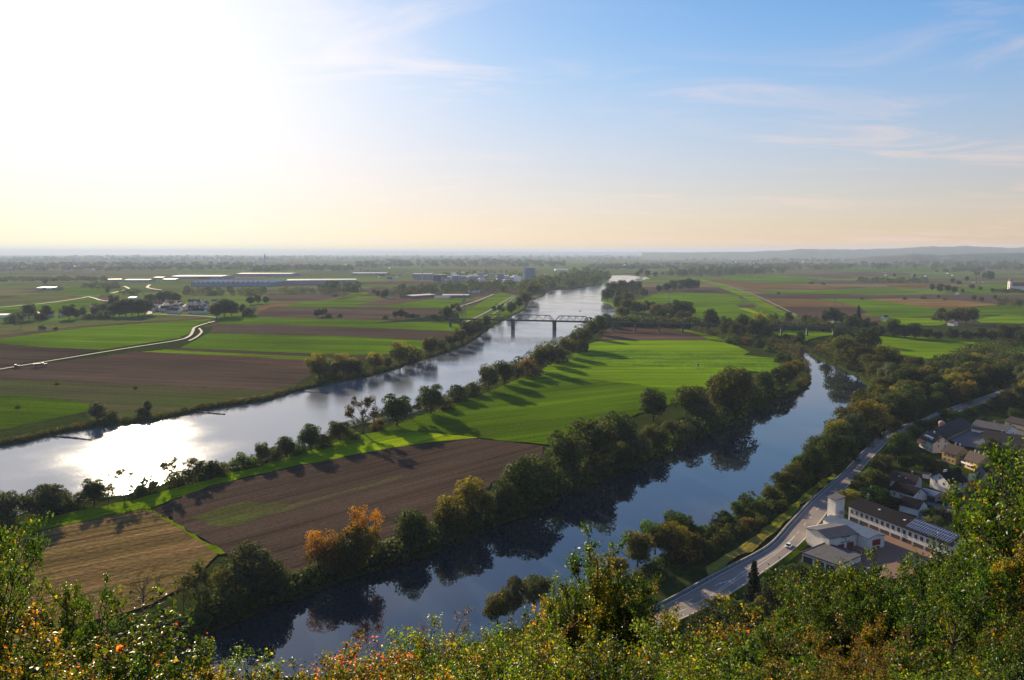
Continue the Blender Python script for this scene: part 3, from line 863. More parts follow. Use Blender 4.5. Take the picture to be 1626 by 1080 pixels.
PROTO = {
 'round':   [make_proto('round', 'round', 'dark', 16, 11, 38, 6500, .50), make_proto('round', 'round', 'dark', 16, 12, 44, 7000, .46), make_proto('round', 'round', 'olive', 16, 13, 36, 6200, .5)],
 'broad':   [make_proto('broad', 'broad', 'dark', 17, 21, 50, 8200, .52, blob=(.10, .17)), make_proto('broad', 'broad', 'olive', 17, 22, 54, 8200, .5, blob=(.09, .16))],
 'willow':  [make_proto('willow', 'broad', 'willow', 14, 31, 52, 8200, .40, blob=(.08, .15)), make_proto('willow', 'round', 'willow', 14, 32, 46, 7600, .38, blob=(.07, .13))],
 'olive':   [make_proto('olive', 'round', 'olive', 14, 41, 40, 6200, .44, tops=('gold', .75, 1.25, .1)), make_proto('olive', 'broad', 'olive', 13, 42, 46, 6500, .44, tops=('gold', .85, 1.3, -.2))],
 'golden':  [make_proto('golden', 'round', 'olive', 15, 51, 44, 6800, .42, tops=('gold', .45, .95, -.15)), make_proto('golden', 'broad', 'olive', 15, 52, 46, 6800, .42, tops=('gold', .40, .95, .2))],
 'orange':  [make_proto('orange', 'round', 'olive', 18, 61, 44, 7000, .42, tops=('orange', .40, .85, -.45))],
 'airy':    [make_proto('airy', 'open', 'gold', 17, 71, 34, 2200, .42, blob=(.05, .10), limb=(12, .34, .020), hollow=.2), make_proto('airy', 'open', 'brown', 17, 72, 36, 2600, .42, blob=(.05, .10), limb=(12, .36, .020), hollow=.2)],
 'flame':   [make_proto('flame', 'open', 'orange', 22, 75, 36, 2800, .42, blob=(.05, .09), limb=(13, .30, .018), hollow=.2)],
 'sparse':  [make_proto('sparse', 'open', 'olive', 14, 81, 34, 2000, .38, blob=(.05, .10), limb=(13, .36, .018), hollow=.2), make_proto('sparse', 'open', 'dark', 14, 82, 36, 2600, .40, blob=(.06, .11), limb=(13, .36, .018), hollow=.2)],
 'bare':    [make_proto('bare', 'bare', 'brown', 16, 85, 40, 900, .30, blob=(.04, .08), limb=(18, .42, .017), hollow=.1)],
 'bush':    [make_proto('bush', 'bush', 'dark', 5, 91, 26, 2600, .34, blob=(.16, .27), limb=(6, .5, .02)), make_proto('bush', 'bush', 'olive', 5, 92, 26, 2600, .32, blob=(.16, .26), limb=(6, .5, .02)),
             make_proto('bush', 'bush', 'fresh', 5, 93, 26, 2600, .32, blob=(.16, .26), limb=(6, .5, .02))],
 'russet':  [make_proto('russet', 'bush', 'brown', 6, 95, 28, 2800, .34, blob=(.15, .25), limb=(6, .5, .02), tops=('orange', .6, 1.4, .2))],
 'poplar':  [make_proto('poplar', 'tall', 'dark', 20, 97, 40, 5000, .46, blob=(.08, .13))],
 'fresh':   [make_proto('fresh', 'round', 'fresh', 11, 99, 40, 6000, .38), make_proto('fresh', 'broad', 'fresh', 11, 100, 44, 6400, .38)],
 'conifer': [make_conifer('conifer', 16, 101), make_conifer('conifer', 18, 102, .16)],
}
KIND = {  # object name, category, looks
 'round':  ('tree', 'tree', 'rounded dark green tree'),
 'broad':  ('tree', 'tree', 'broad spreading dark tree'),
 'willow': ('willow_tree', 'willow tree', 'soft grey-green willow'),
 'olive':  ('tree', 'tree', 'olive tree with yellow top'),
 'golden': ('tree', 'tree', 'golden-topped tree'),
 'orange': ('tree', 'tree', 'orange-crowned tree'),
 'airy':   ('tree', 'tree', 'loose yellow-brown autumn tree'),
 'flame':  ('tree', 'tree', 'tall sparse orange tree'),
 'sparse': ('tree', 'tree', 'thin see-through tree'),
 'bare':   ('tree', 'tree', 'almost bare upright tree'),
 'bush':   ('bush', 'bush', 'low dense green bush'),
 'russet': ('bush', 'bush', 'russet brown bush'),
 'poplar': ('poplar_tree', 'tree', 'slim upright dark tree'),
 'fresh':  ('tree', 'tree', 'fresh green leafy tree'),
 'conifer':('conifer_tree', 'conifer', 'dark pointed conifer'),
}
NTH = ['first', 'second', 'third', 'fourth', 'fifth', 'sixth', 'seventh', 'eighth', 'ninth', 'tenth', 'eleventh', 'twelfth', '13th', '14th', '15th', '16th', '17th', '18th',
       '19th', '20th', '21st', '22nd', '23rd', '24th', '25th', '26th', '27th', '28th', '29th', '30th', '31st', '32nd', '33rd', '34th', '35th', '36th', '37th', '38th', '39th', '40th']
def nth(i):
    return NTH[i] if i < len(NTH) else '%dth' % (i + 1)
trng = random.Random(41)

def plant_at(loc, height, key, variant=None, width=1.0, far=False):
    pr = PROTO[key]
    tme, cme, H = pr[variant if variant is not None else trng.randrange(len(pr))]
    nm = KIND[key][0]
    t = empty(nm, loc, trng.uniform(0, 6.28))
    s = height / H
    t.scale = (s * width * trng.uniform(.93, 1.08), s * width * trng.uniform(.93, 1.08), s)
    if not far:
        link('trunk' if key not in ('bush', 'russet') else 'stems', tme, None, t)
    link('crown' if key not in ('bush', 'russet') else 'foliage', cme, None, t)
    return t

def row(where, group, items, base=GZ, shift=False):
    """items: (x, base row, height in px, kind[, width]) in the photograph's pixels; where: a phrase naming the row"""
    done = []
    for it in items:
        px, py, hp, key = it[:4]
        if shift:
            dy = float(np.interp(px, [180,400,515,655,736,838,940,1040,1096,1190,1260], [8,10,20,12,20,15,27,22,19,8,4])) * min(1, hp / 50)
            py, hp = py - dy, hp - dy * .9
        w = it[4] if len(it) > 4 else 1.0
        p = P(px, py, base)
        h = max(1.2, height_at(p, py - hp) - base)
        done.append((px, plant_at((p.x, p.y, base - .15), h, key, None, w), key))
    done.sort(key=lambda a: a[0])
    cnt = {}
    for px, t, key in done:
        look = KIND[key][2]
        cnt[look] = cnt.get(look, 0) + 1
    seen = {}
    for px, t, key in done:
        nm, cat, look = KIND[key]
        i = seen.get(look, 0); seen[look] = i + 1
        pos = '' if cnt[look] == 1 else ', %s such' % nth(i)
        lab = '%s %s%s' % (look, where, pos + ' from the left' if pos else '')
        if len(lab.split()) > 16:
            lab = '%s %s%s' % (look, where, pos + ' from left')
        if len(lab.split()) > 16:
            lab = '%s %s, %s from left' % (look, where, nth(i))
        tag(t, lab, cat, group)
    return done

row("on the river's plain side", 'trees along the left river bank', [
 (155,668,30,'willow',1.15),(176,668,16,'bush'),(235,656,21,'willow',.9),(226,660,14,'bush'),(507,602,42,'golden',1.0),(524,598,26,'bush'),(545,597,38,'golden',1.25),(562,596,26,'bush'),(597,588,30,'golden',1.0),(616,585,20,'olive'),
 (635,580,41,'golden',1.05),(655,573,24,'bush'),(684,566,33,'round',1.15),(700,556,16,'bush'),(717,551,22,'olive',1.1),(730,545,24,'olive',1.2),(744,539,29,'round',1.2),(757,532,26,'round',1.2),(772,522,22,'round',1.1),
 (793,505,24,'sparse'),(812,498,19,'round',1.2),(824,490,19,'round'),(834,485,22,'round',1.2),(838,478,16,'olive'),(846,473,24,'olive'),
 (470,470,0.1,'bush')][:-1])
row('between river and green field', 'trees along the right river bank', [
 (-14,834,62,'willow'),(12,826,46,'willow'),(8,842,30,'bush'),(66,822,56,'willow',1.15),(84,812,30,'bush'),(112,806,26,'bush',1.2),(150,800,40,'round',1.1),(172,797,32,'sparse'),(197,790,52,'sparse'),(228,782,30,'bush',.8),
 (238,782,52,'bare'),(270,774,49,'sparse',.9),(290,770,26,'bush'),(310,764,40,'sparse',1.05),(330,760,28,'bush',1.1),(348,756,22,'bush'),(394,742,26,'bush',1.0),(416,736,33,'round'),(436,731,22,'bush'),(455,727,36,'round'),
 (475,722,22,'bush'),(493,716,44,'round',1.1),(516,710,22,'bush'),(540,704,38,'round',1.1),(560,698,20,'bush'),(577,690,63,'airy',.95),(602,682,18,'russet'),(630,677,51,'round',1.15),(654,668,38,'sparse'),(684,658,49,'round',1.1),
 (706,650,20,'bush'),(730,636,26,'bush'),(752,628,20,'bush'),(775,622,44,'round',1.15),(801,612,40,'round',1.0),(820,604,26,'olive'),(838,598,30,'russet'),(858,590,42,'round'),(874,581,34,'round'),(890,576,24,'bush'),(902,568,32,'olive'),
 (918,560,22,'bush'),(920,556,36,'broad',1.05),(940,538,30,'round'),(951,532,32,'round',1.1),(962,520,22,'bush')])
row("on the old arm's far bank", 'trees along the far bank of the old river arm', [
 (228,985,82,'bare'),(186,1030,44,'bush'),(205,1012,36,'bush'),(255,1004,34,'bush'),(292,992,74,'bare',.55),(318,984,90,'sparse',.95),(345,990,62,'bush',.9),(366,966,75,'sparse'),(402,962,100,'willow',1.05),(432,964,74,'willow',.9),(446,955,52,'bush'),(300,1012,40,'bush'),
 (470,945,34,'bush',.8),(515,934,92,'orange',1.0),(548,928,78,'broad',1.0),(583,915,116,'flame',.85),(568,922,92,'golden',.9),(612,898,26,'bush'),(634,888,34,'bush',.9),(655,884,76,'round',1.2),(690,868,36,'bush'),(716,866,82,'golden',1.0),(752,850,90,'golden',1.05),
 (782,836,50,'bush'),(800,836,72,'round',.9),(838,816,92,'broad',1.15),(880,800,56,'olive'),(905,788,90,'sparse'),(896,780,92,'round',1.0),(940,774,112,'round',1.1),(985,768,66,'broad'),(985,748,92,'round',1.0),(1015,752,60,'willow'),(1040,738,62,'olive'),
 (1037,690,72,'round',1.1),(1062,720,50,'broad'),(1096,690,78,'round',1.1),(1090,716,44,'willow'),(1120,690,56,'willow'),(1152,672,90,'broad',1.1),(1140,656,52,'willow'),(1178,652,58,'round',1.15),(1112,640,26,'bush'),(1196,648,30,'bush'),(1212,634,46,'round'),
 (1236,624,42,'broad'),(1250,614,40,'olive',1.0),(1264,603,32,'golden',.85),(1262,588,18,'russet',.7),(1240,578,18,'bush',.8),(1252,574,10,'bush',.8),(1222,560,12,'bush'),(1206,553,14,'bush'),(1186,548,12,'russet'),(1165,545,10,'bush')], GZ, True)
row('between old arm and road', 'trees between the old arm and the road', [
 (1222,798,30,'olive',1.0),(1172,822,26,'fresh',1.1),(1150,838,26,'bush'),(1196,812,30,'bush',.9),(1240,784,38,'olive'),(1262,776,46,'olive'),(1285,764,60,'round',1.0),(1270,772,50,'fresh',.8),(1312,745,62,'broad',1.0),(1300,764,44,'round'),(1340,738,48,'round'),(1328,722,58,'olive'),
 (1352,704,48,'willow'),(1330,702,38,'olive'),(1346,696,50,'olive'),(1372,692,60,'golden',1.0),(1374,674,54,'olive'),(1355,736,24,'fresh',.8),(1362,710,26,'bush'),(1384,700,24,'bush'),(1405,680,44,'round'),(1418,690,28,'round'),(1440,668,46,'broad'),
 (1062,888,62,'golden',.9),(1040,880,52,'fresh'),(1078,864,52,'fresh'),(1012,900,60,'olive'),(1104,868,36,'fresh'),(1094,886,44,'russet',.9),(1126,858,24,'bush'),(1140,868,22,'bush'),(1166,850,20,'bush'),(1206,836,18,'bush'),(1236,812,20,'bush'),(980,925,44,'olive'),(1120,884,22,'bush'),(1186,838,18,'russet'),
 (848,965,58,'willow',.9),(815,975,60,'willow',.8),(790,990,50,'olive')])
items = []
poly = [(1385,600),(1400,575),(1440,590),(1480,592),(1560,590),(1626,598),(1680,600),(1680,640),(1600,622),(1550,640),(1500,650),(1462,668),(1420,676),(1390,660)]
def inside(x, y, pg):
    c = False
    for i in range(len(pg)):
        (x1, y1), (x2, y2) = pg[i], pg[i-1]
        if (y1 > y) != (y2 > y) and x < (x2 - x1) * (y - y1) / (y2 - y1) + x1:
            c = not c
    return c
k = 0
while len(items) < 60:
    x, y = trng.uniform(1380, 1680), trng.uniform(575, 680)
    if inside(x, y, poly) and all((x - a[0]) ** 2 + ((y - a[1]) * 1.7) ** 2 > 190 for a in items):
        items.append((x, y, trng.uniform(30, 46) * (.75 + .45 * (y - 570) / 100), trng.choice(['olive', 'olive', 'golden', 'round', 'broad', 'willow', 'round']), 1.05))
    k += 1
    if k > 20000: break
row("in the upper roadside wood", 'trees in the wood beside the upper road', items)
row("round the old arm's bend", 'trees round the bend of the old arm', [
 (1262,545,14,'round'),(1270,547,22,'round',1.1),(1300,560,14,'russet',.7),(1312,568,24,'golden',.8),(1328,576,44,'round',.95),(1345,585,52,'broad',1.0),(1376,560,42,'round',1.15),(1362,590,46,'olive'),(1384,598,40,'olive'),(1340,560,30,'broad'),(1400,590,44,'golden',1.0),
 (1394,612,36,'olive'),(1410,618,44,'willow'),(1330,545,26,'round'),(1365,548,30,'round'),(1225,548,10,'bush'),(1250,540,10,'bush')])
row('along the railway embankment', 'trees along the railway embankment', [
 (1128,521,32,'round'),(1136,522,20,'round'),(1152,534,32,'round',.8),(1166,536,26,'olive'),(1180,532,34,'round'),(1196,535,30,'olive'),(1206,534,40,'golden',.9),(1218,538,22,'round'),(1160,545,16,'bush'),(1200,545,14,'bush'),
 (1228,522,26,'sparse'),(1252,514,20,'round'),(1278,517,18,'round'),(1290,520,20,'sparse'),(1310,514,22,'round'),(1324,514,26,'round'),(1338,516,20,'round'),(1356,524,26,'conifer'),(1362,519,34,'conifer'),(1350,528,30,'round'),(1370,530,26,'round',1.2),(1386,532,22,'round'),(1400,534,18,'broad'),
 (1418,536,30,'round'),(1436,537,22,'broad'),(1452,538,26,'round',1.2),(1470,538,18,'broad'),(1490,540,16,'broad'),(1512,540,20,'round',1.3),(1535,541,18,'broad'),(1556,542,24,'round'),(1575,543,20,'broad'),(1592,545,30,'round'),(1610,546,32,'round'),(1624,548,28,'broad'),(1640,548,30,'round'),
 (1494,512,24,'round',.9),(1504,513,20,'olive'),(1520,514,26,'round'),(1534,515,28,'olive'),(1545,514,26,'round',.9),(1484,509,8,'bush')])
row("beyond the bridge", 'trees in the belt beyond the bridge', [
 (964,478,22,'broad'),(975,470,24,'broad'),(990,466,22,'broad'),(1003,462,18,'broad'),(1014,463,17,'round'),(985,482,24,'round'),(996,484,22,'olive'),(984,494,26,'round',1.1),(998,498,26,'olive',1.1),(1010,500,24,'olive'),(1024,498,22,'willow'),(1034,498,20,'olive'),(1042,505,24,'olive',1.1),
 (990,506,20,'olive'),(1056,504,24,'willow'),(1050,513,24,'round'),(1068,506,28,'round'),(1080,508,32,'round',1.2),(1092,508,30,'round'),(1085,514,22,'olive',1.2),(1022,472,16,'olive'),
 (1046,464,12,'broad'),(1058,463,14,'broad'),(1070,462,18,'broad'),(1082,461,18,'broad'),(1094,461,20,'broad'),(1104,461,18,'round')])
row('out on the left plain', 'trees on the left plain', [
 (46,508,27,'round'),(34,512,18,'sparse'),(22,512,16,'bush'),(58,505,14,'conifer'),(74,504,20,'round',1.2),(64,508,12,'bush'),(110,507,24,'round',1.2),(122,506,16,'round'),(132,504,18,'poplar'),(140,507,10,'bush'),(152,504,18,'round'),(166,506,14,'bush'),(95,502,12,'conifer'),(160,500,20,'olive'),(178,503,18,'broad'),
 (190,503,26,'broad'),(200,502,28,'broad'),(210,502,29,'broad'),(220,502,29,'broad'),(230,500,26,'broad'),(182,492,24,'round'),(240,484,18,'broad'),(255,480,18,'broad'),(268,479,18,'broad'),(280,480,16,'broad'),(344,505,24,'broad'),(356,503,30,'broad',1.1),(368,502,26,'broad'),(386,500,18,'round'),(396,502,14,'bush'),
 (398,484,14,'broad'),(410,482,15,'broad'),(422,482,12,'broad'),(33,521,18,'bare'),(69,523,8,'bush'),(88,524,5,'bush'),(171,466,9,'round'),(72,452,9,'round'),
 (503,504,13,'round'),(512,503,15,'olive'),(521,504,7,'bush'),(540,504,6,'bush'),(612,507,7,'bush'),(628,506,13,'round'),(637,506,16,'round',1.1),(645,507,13,'round'),(654,507,10,'bush'),(663,508,10,'round'),(680,508,9,'bush'),(688,509,11,'bush'),
 (710,509,24,'broad',.9),(594,467,8,'round'),(532,471,6,'bush'),(600,472,12,'round'),(612,473,14,'broad'),(720,494,12,'round'),(728,493,8,'bush'),(700,498,8,'bush'),(725,486,5,'bush'),
 (28,648,5,'bush'),(90,611,5,'bush'),(215,617,5,'bush')])
row('out on the right plain', 'trees on the right plain', [
 (1550,444,14,'sparse'),(1563,444,12,'round'),(1572,446,16,'round'),(1535,448,10,'round'),(1512,450,9,'round'),(1523,451,6,'bush'),(1546,478,10,'round'),(1558,480,9,'round'),(1580,476,8,'round'),(1543,460,9,'olive'),(1556,462,8,'olive'),(1576,465,8,'round'),(1490,474,6,'round'),(1466,475,6,'bush'),
 (1480,462,12,'round'),(1492,464,14,'broad'),(1504,464,12,'round'),(1516,465,11,'broad'),(1528,466,8,'round'),(1420,440,6,'round'),(1452,441,6,'round'),(1487,433,5,'round'),(1236,467,4,'bush'),(1368,476,4,'bush'),(1436,476,5,'bush'),(1500,477,4,'bush'),(1288,451,4,'bush'),(1307,452,4,'bush'),
 (1005,428,7,'round'),(1018,436,11,'round'),(1028,440,12,'round'),(1040,440,9,'broad'),(1012,440,10,'round'),(1052,438,7,'round'),(1064,438,8,'round'),(1076,437,8,'round')])

# woods and scrub that read as one mass
def woodland(name, band, h_px, density, label=None, pal=('dark', 'olive'), base=GZ, cat='woodland', size=None, seed=1):
    """a belt of crowns over a strip of ground: band is a polygon in the photograph's pixels"""
    r = np.random.default_rng(seed)
    xs = [a[0] for a in band]; ys = [a[1] for a in band]
    C_, R_ = [], []
    tries = 0
    density = int(density * (2.2 if h_px <= 5 else 1.35))
    while len(C_) < density and tries < density * 60:
        tries += 1
        x, y = r.uniform(min(xs), max(xs)), r.uniform(min(ys), max(ys))
        if not inside(x, y, band):
            continue
        p = P(x, y, base)
        h = max(2.0, height_at(p, y - h_px * r.uniform(.6, 1.1)) - base)
        C_.append((p.x, p.y, h)); R_.append(depth_of(p) / F)
    V_, Q_, K_ = [], [], []
    nv = 0
    for (x, y, h), m in zip(C_, R_):
        nl = 150
        w = h * r.uniform(.35, .6) * (1.6 if h_px <= 5 else 1)
        u = unit(r.normal(0, 1, (nl, 3)) + [0, 0, .3])
        lump = 1 + .22 * np.sin(u[:, 0] * 5 + x) * np.sin(u[:, 2] * 6 + y)
        pos = np.stack([x + u[:, 0] * w * lump, y + u[:, 1] * w * lump, base + h * .5 + u[:, 2] * h * .5 * lump], 1)
        pos[:, 2] = np.maximum(pos[:, 2], base + .2)
        sz = np.full(nl, max(w * .34, 0.5 * m)) * r.uniform(.6, 1.4, nl)
        v, q = flat_quads(r, pos, unit(u + r.normal(0, .5, (nl, 3))), sz)
        V_.append(v); Q_.append(q + nv); nv += len(v)
        kk = pick(r, pal[r.integers(0, len(pal))], nl) * r.uniform(.75, 1.25)
        K_.append(np.repeat(kk, 4, axis=0))
    me = mesh_np(name, np.concatenate(V_), quads=np.concatenate(Q_))
    col_attr(me, np.concatenate(K_))
    me.materials.append(M_LEAF)
    return tag(link(name, me), label, cat, None, 'stuff')

BELTS = [
 ([(870,459),(900,457),(950,451),(967,443),(960,436),(930,434),(890,440),(866,447)], 11, 100, 'wood on the far river shore beside the factory'),
 ([(832,470),(846,466),(866,460),(874,452),(850,451),(830,457),(824,466)], 14, 34, 'dark wood on the river bank below the silos'),
 ([(606,474),(640,471),(700,470),(760,466),(826,462),(820,452),(760,454),(680,456),(612,463)], 10, 130, 'dark belt of trees in front of the factory'),
 ([(508,467),(540,466),(574,464),(572,457),(530,455),(510,459)], 11, 40, 'dark copse beyond the ploughed field'),
 ([(440,467),(466,467),(500,466),(498,461),(460,462),(440,463)], 7, 26, 'low copse before the long hall'),
 ([(290,470),(340,470),(372,470),(370,462),(330,460),(296,462)], 8, 44, 'trees in front of the sawtooth hall'),
 ([(375,471),(420,470),(420,463),(376,463)], 8, 22, 'trees right of the sawtooth hall'),
 ([(186,469),(228,469),(226,463),(190,464)], 6, 20, 'thicket on the plain before the white halls'),
 ([(-20,447),(60,447),(130,446),(176,447),(172,443),(60,443),(-20,444)], 5, 60, 'tree belt across the far left plain'),
 ([(130,460),(190,458),(186,452),(132,452)], 5, 24, 'copse left of the bright halls'),
 ([(60,462),(96,462),(94,457),(64,457)], 4, 14, 'farm trees on the far left plain'),
 ([(1058,438),(1120,440),(1180,437),(1246,435),(1244,430),(1180,430),(1100,433),(1060,434)], 9, 90, 'long dark wood across the right plain'),
 ([(1362,449),(1400,450),(1440,451),(1474,450),(1470,446),(1420,446),(1366,446)], 7, 60, 'dark wood strip among the right fields'),
 ([(1576,463.5),(1600,465),(1660,467),(1660,463),(1620,462.5),(1590,461.5)], 4.5, 34, 'trees round the church'),
 ([(1584,489),(1626,490),(1690,492),(1690,480),(1620,480),(1586,483)], 9, 46, 'dark wood at the right plain edge'),
 ([(1360,428),(1440,429),(1560,430),(1700,430),(1700,420),(1560,419),(1440,420),(1364,423)], 8, 150, 'forest below the near ridge'),
 ([(1200,428),(1260,428),(1360,429),(1360,422),(1260,421),(1200,422)], 5, 60, 'forest edge on the right horizon'),
 ([(1500,432),(1530,432),(1560,432),(1558,428),(1505,428)], 5, 16, 'small copse before the forest'),
 ([(930,430),(1000,428),(1100,427),(1200,426),(1200,420),(1060,420),(940,422)], 4, 110, 'hazy woods beyond the river bend'),
 ([(560,425),(640,424),(760,423),(900,424),(900,416),(740,415),(570,417)], 5, 110, 'hazy woods beyond the factory'),
 ([(700,440),(760,440),(840,440),(860,436),(760,434),(704,436)], 6, 40, 'trees among the factory yards'),
 ([(400,432),(480,430),(560,430),(560,425),(480,424),(400,426)], 5, 70, 'hazy woods beyond the long hall'),
 ([(-60,432),(80,430),(240,430),(400,428),(400,420),(240,419),(80,420),(-60,422)], 5, 190, 'hazy woods round the far town'),
 ([(-60,416),(160,414),(400,413),(400,408),(160,408),(-60,410)], 3.2, 150, 'pale woods along the left horizon'),
 ([(400,414),(640,413),(900,413),(1200,413),(1200,408),(800,407),(400,408)], 2.8, 190, 'pale woods along the middle horizon'),
 ([(1200,416),(1420,417),(1700,416),(1700,409),(1420,411),(1200,409)], 3.5, 150, 'pale woods under the ridges'),
 ([(960,473),(975,466),(1000,460),(1014,458),(1020,464),(990,472),(966,480)], 12, 24, 'wooded point in the river'),
]
for i, (band, h, n_, lab) in enumerate(BELTS):
    woodland('woods', band, h, n_, lab, seed=200 + i)

def scrub(name, line, h_px, width_px, n_, label, pal=('dark', 'olive'), seed=1, base=GZ):
    """ragged undergrowth following a bank"""
    r = np.random.default_rng(seed)
    seg = np.array(line, float)
    L_ = np.concatenate([[0], np.cumsum(np.hypot(*np.diff(seg, axis=0).T))])
    V_, Q_, K_, nv = [], [], [], 0
    for i in range(n_):
        s = r.uniform(0, L_[-1])
        x, y = np.interp(s, L_, seg[:, 0]), np.interp(s, L_, seg[:, 1]) - r.uniform(0, width_px)
        p = P(x, y, base)
        sc = y - 400.5
        h = max(.8, h_px * r.uniform(.3, 1.15) ** 1.3 * depth_of(p) / F)
        z0 = base - 1.2
        nl = 90
        u = unit(r.normal(0, 1, (nl, 3)) + [0, 0, .2])
        w = h * r.uniform(.6, 1.1)
        pos = np.stack([p.x + u[:, 0] * w, p.y + u[:, 1] * w, z0 + h * .5 + u[:, 2] * (h * .5 + .6)], 1)
        sz = np.full(nl, max(.22, w * .24)) * r.uniform(.6, 1.4, nl)
        v, q = flat_quads(r, pos, unit(u + r.normal(0, .5, (nl, 3))), sz)
        V_.append(v); Q_.append(q + nv); nv += len(v)
        K_.append(np.repeat(pick(r, pal[r.integers(0, len(pal))], nl) * r.uniform(.7, 1.2), 4, axis=0))
    me = mesh_np(name, np.concatenate(V_), quads=np.concatenate(Q_))
    col_attr(me, np.concatenate(K_))
    me.materials.append(M_LEAF)
    return tag(link(name, me), label, 'undergrowth', None, 'stuff')
scrub('undergrowth', LB[2:22], 6, 3, 900, 'dark scrub along the plain side of the river', ('dark', 'brown'), 301)
scrub('undergrowth', [(a, b - 1) for a, b in RB[10:]], 9, 5, 700, 'scrub along the field side of the river', ('dark', 'olive'), 302)
scrub('undergrowth', [(a, b - 1) for a, b in CL[19:]], 7, 4, 160, 'low scrub round the bend of the old arm', ('dark', 'brown', 'olive'), 308)
scrub('undergrowth', [(a, b) for a, b in CL[2:19]], 24, 9, 1000, 'dark scrub along the far bank of the old arm', ('dark', 'dark', 'olive'), 303)
scrub('undergrowth', [(a, b) for a, b in CR[:8]], 5, 3, 160, 'low scrub on the outer side of the bend', ('dark', 'olive'), 309)
scrub('undergrowth', [(a, b + 8) for a, b in CR[9:20]], 14, 2, 600, 'scrub along the near bank of the old arm', ('dark', 'olive', 'fresh'), 304)
scrub('undergrowth', [(1120,890),(1180,846),(1235,802),(1280,770),(1330,730),(1390,690)], 13, 18, 500, 'brambles between the old arm and the road', ('fresh', 'dark', 'olive'), 305)
scrub('undergrowth', [(1390,672),(1440,660),(1500,640),(1560,622),(1620,606)], 12, 70, 900, 'forest floor scrub beside the upper road', ('dark', 'olive'), 306)
scrub('undergrowth', [(1100,526),(1150,541),(1200,546),(1240,556),(1270,560)], 7, 14, 400, 'scrub on the marshy ground before the railway', ('dark', 'olive', 'brown'), 307)
scrub('undergrowth', [(958,518),(1000,519),(1060,519.5),(1110,521),(1160,525),(1206,527),(1260,526),(1346,529)], 13, 5, 420, 'bushes along the foot of the railway viaduct', ('dark', 'olive'), 310)
# ---------------------------------------------------------------- roads
def catmull(pts, n=8):
    out = []
    q = [pts[0]] + list(pts) + [pts[-1]]
    for i in range(1, len(q) - 2):
        for k in range(n):
            t = k / n
            a, b, c, d = q[i-1], q[i], q[i+1], q[i+2]
            out.append(0.5 * ((2*b) + (c - a)*t + (2*a - 5*b + 4*c - d)*t*t + (3*b - a - 3*c + d)*t**3))
    out.append(pts[-1])
    return out
def strip_mesh(L_, R_, z):
    vs, fs = [], []
    for a, b in zip(L_, R_):
        vs += [(a.x, a.y, z), (b.x, b.y, z)]
    for i in range(len(L_) - 1):
        fs.append((2*i, 2*i+1, 2*i+3, 2*i+2))
    return vs, fs
def asphalt(name, c, rough):
    m, nt, b = newmat(name)
    N, L = nt.nodes.new, nt.links.new
    g = N('ShaderNodeNewGeometry')
    n1 = N('ShaderNodeTexNoise'); n1.inputs['Scale'].default_value = 0.12; n1.inputs['Detail'].default_value = 6
    n2 = N('ShaderNodeTexNoise'); n2.inputs['Scale'].default_value = 3.0; n2.inputs['Detail'].default_value = 3
    L(g.outputs['Position'], n1.inputs['Vector']); L(g.outputs['Position'], n2.inputs['Vector'])
    ad = N('ShaderNodeMath'); ad.operation = 'ADD'; L(n1.outputs[0], ad.inputs[0]); L(n2.outputs[0], ad.inputs[1])
    r = N('ShaderNodeValToRGB'); r.color_ramp.elements[0].position, r.color_ramp.elements[1].position = .35, .65
    r.color_ramp.elements[0].color = (*[x * .8 for x in c], 1); r.color_ramp.elements[1].color = (*[x * 1.2 for x in c], 1)
    hv = N('ShaderNodeMath'); hv.operation = 'MULTIPLY'; hv.inputs[1].default_value = .5; L(ad.outputs[0], hv.inputs[0])
    L(hv.outputs[0], r.inputs[0]); L(r.outputs[0], b.inputs['Base Color'])
    b.inputs['Roughness'].default_value = rough; b.inputs['Specular IOR Level'].default_value = 0.2
    return m
M_ASPH = asphalt('worn_asphalt', (0.22, 0.178, 0.145), 0.85)
M_LANE = asphalt('pale_lane', (0.125, 0.112, 0.085), 0.9)
M_YARD = asphalt('yard_paving', (0.085, 0.082, 0.085), 0.8)
M_PAINT = plain('road_paint', (0.62, 0.60, 0.55), 0.6, scale=2)
M_CONC = plain('concrete', (0.30, 0.28, 0.25), 0.85, noise=.3, scale=.7)
ZR = GZ + 1.30                         # above every field sheet; the road runs on a low embankment
pairs = [((860,1052),(930,1054)),((970,1000),(1040,1002)),((1060,957),(1136,958)),((1142,912),(1203,915)),((1220,870),(1263,871)),((1256,832),(1302,830)),((1293,793),(1332,790)),((1340,752),(1367,748)),
         ((1374,717),(1396,716)),((1408,688),(1428,690)),((1465,668),(1482,674)),((1512,646),(1531,651)),((1560,630),(1578,635)),((1603,615),(1622,620)),((1680,590),(1700,596))]
EL = catmull([P(*a, ZR).xy for a, b in pairs]); ER = catmull([P(*b, ZR).xy for a, b in pairs])
v_, f_ = strip_mesh(EL, ER, ZR)
bank_l = [a + (a - b).normalized() * 2.6 for a, b in zip(EL, ER)]
bank_r = [b + (b - a).normalized() * 2.2 for a, b in zip(EL, ER)]
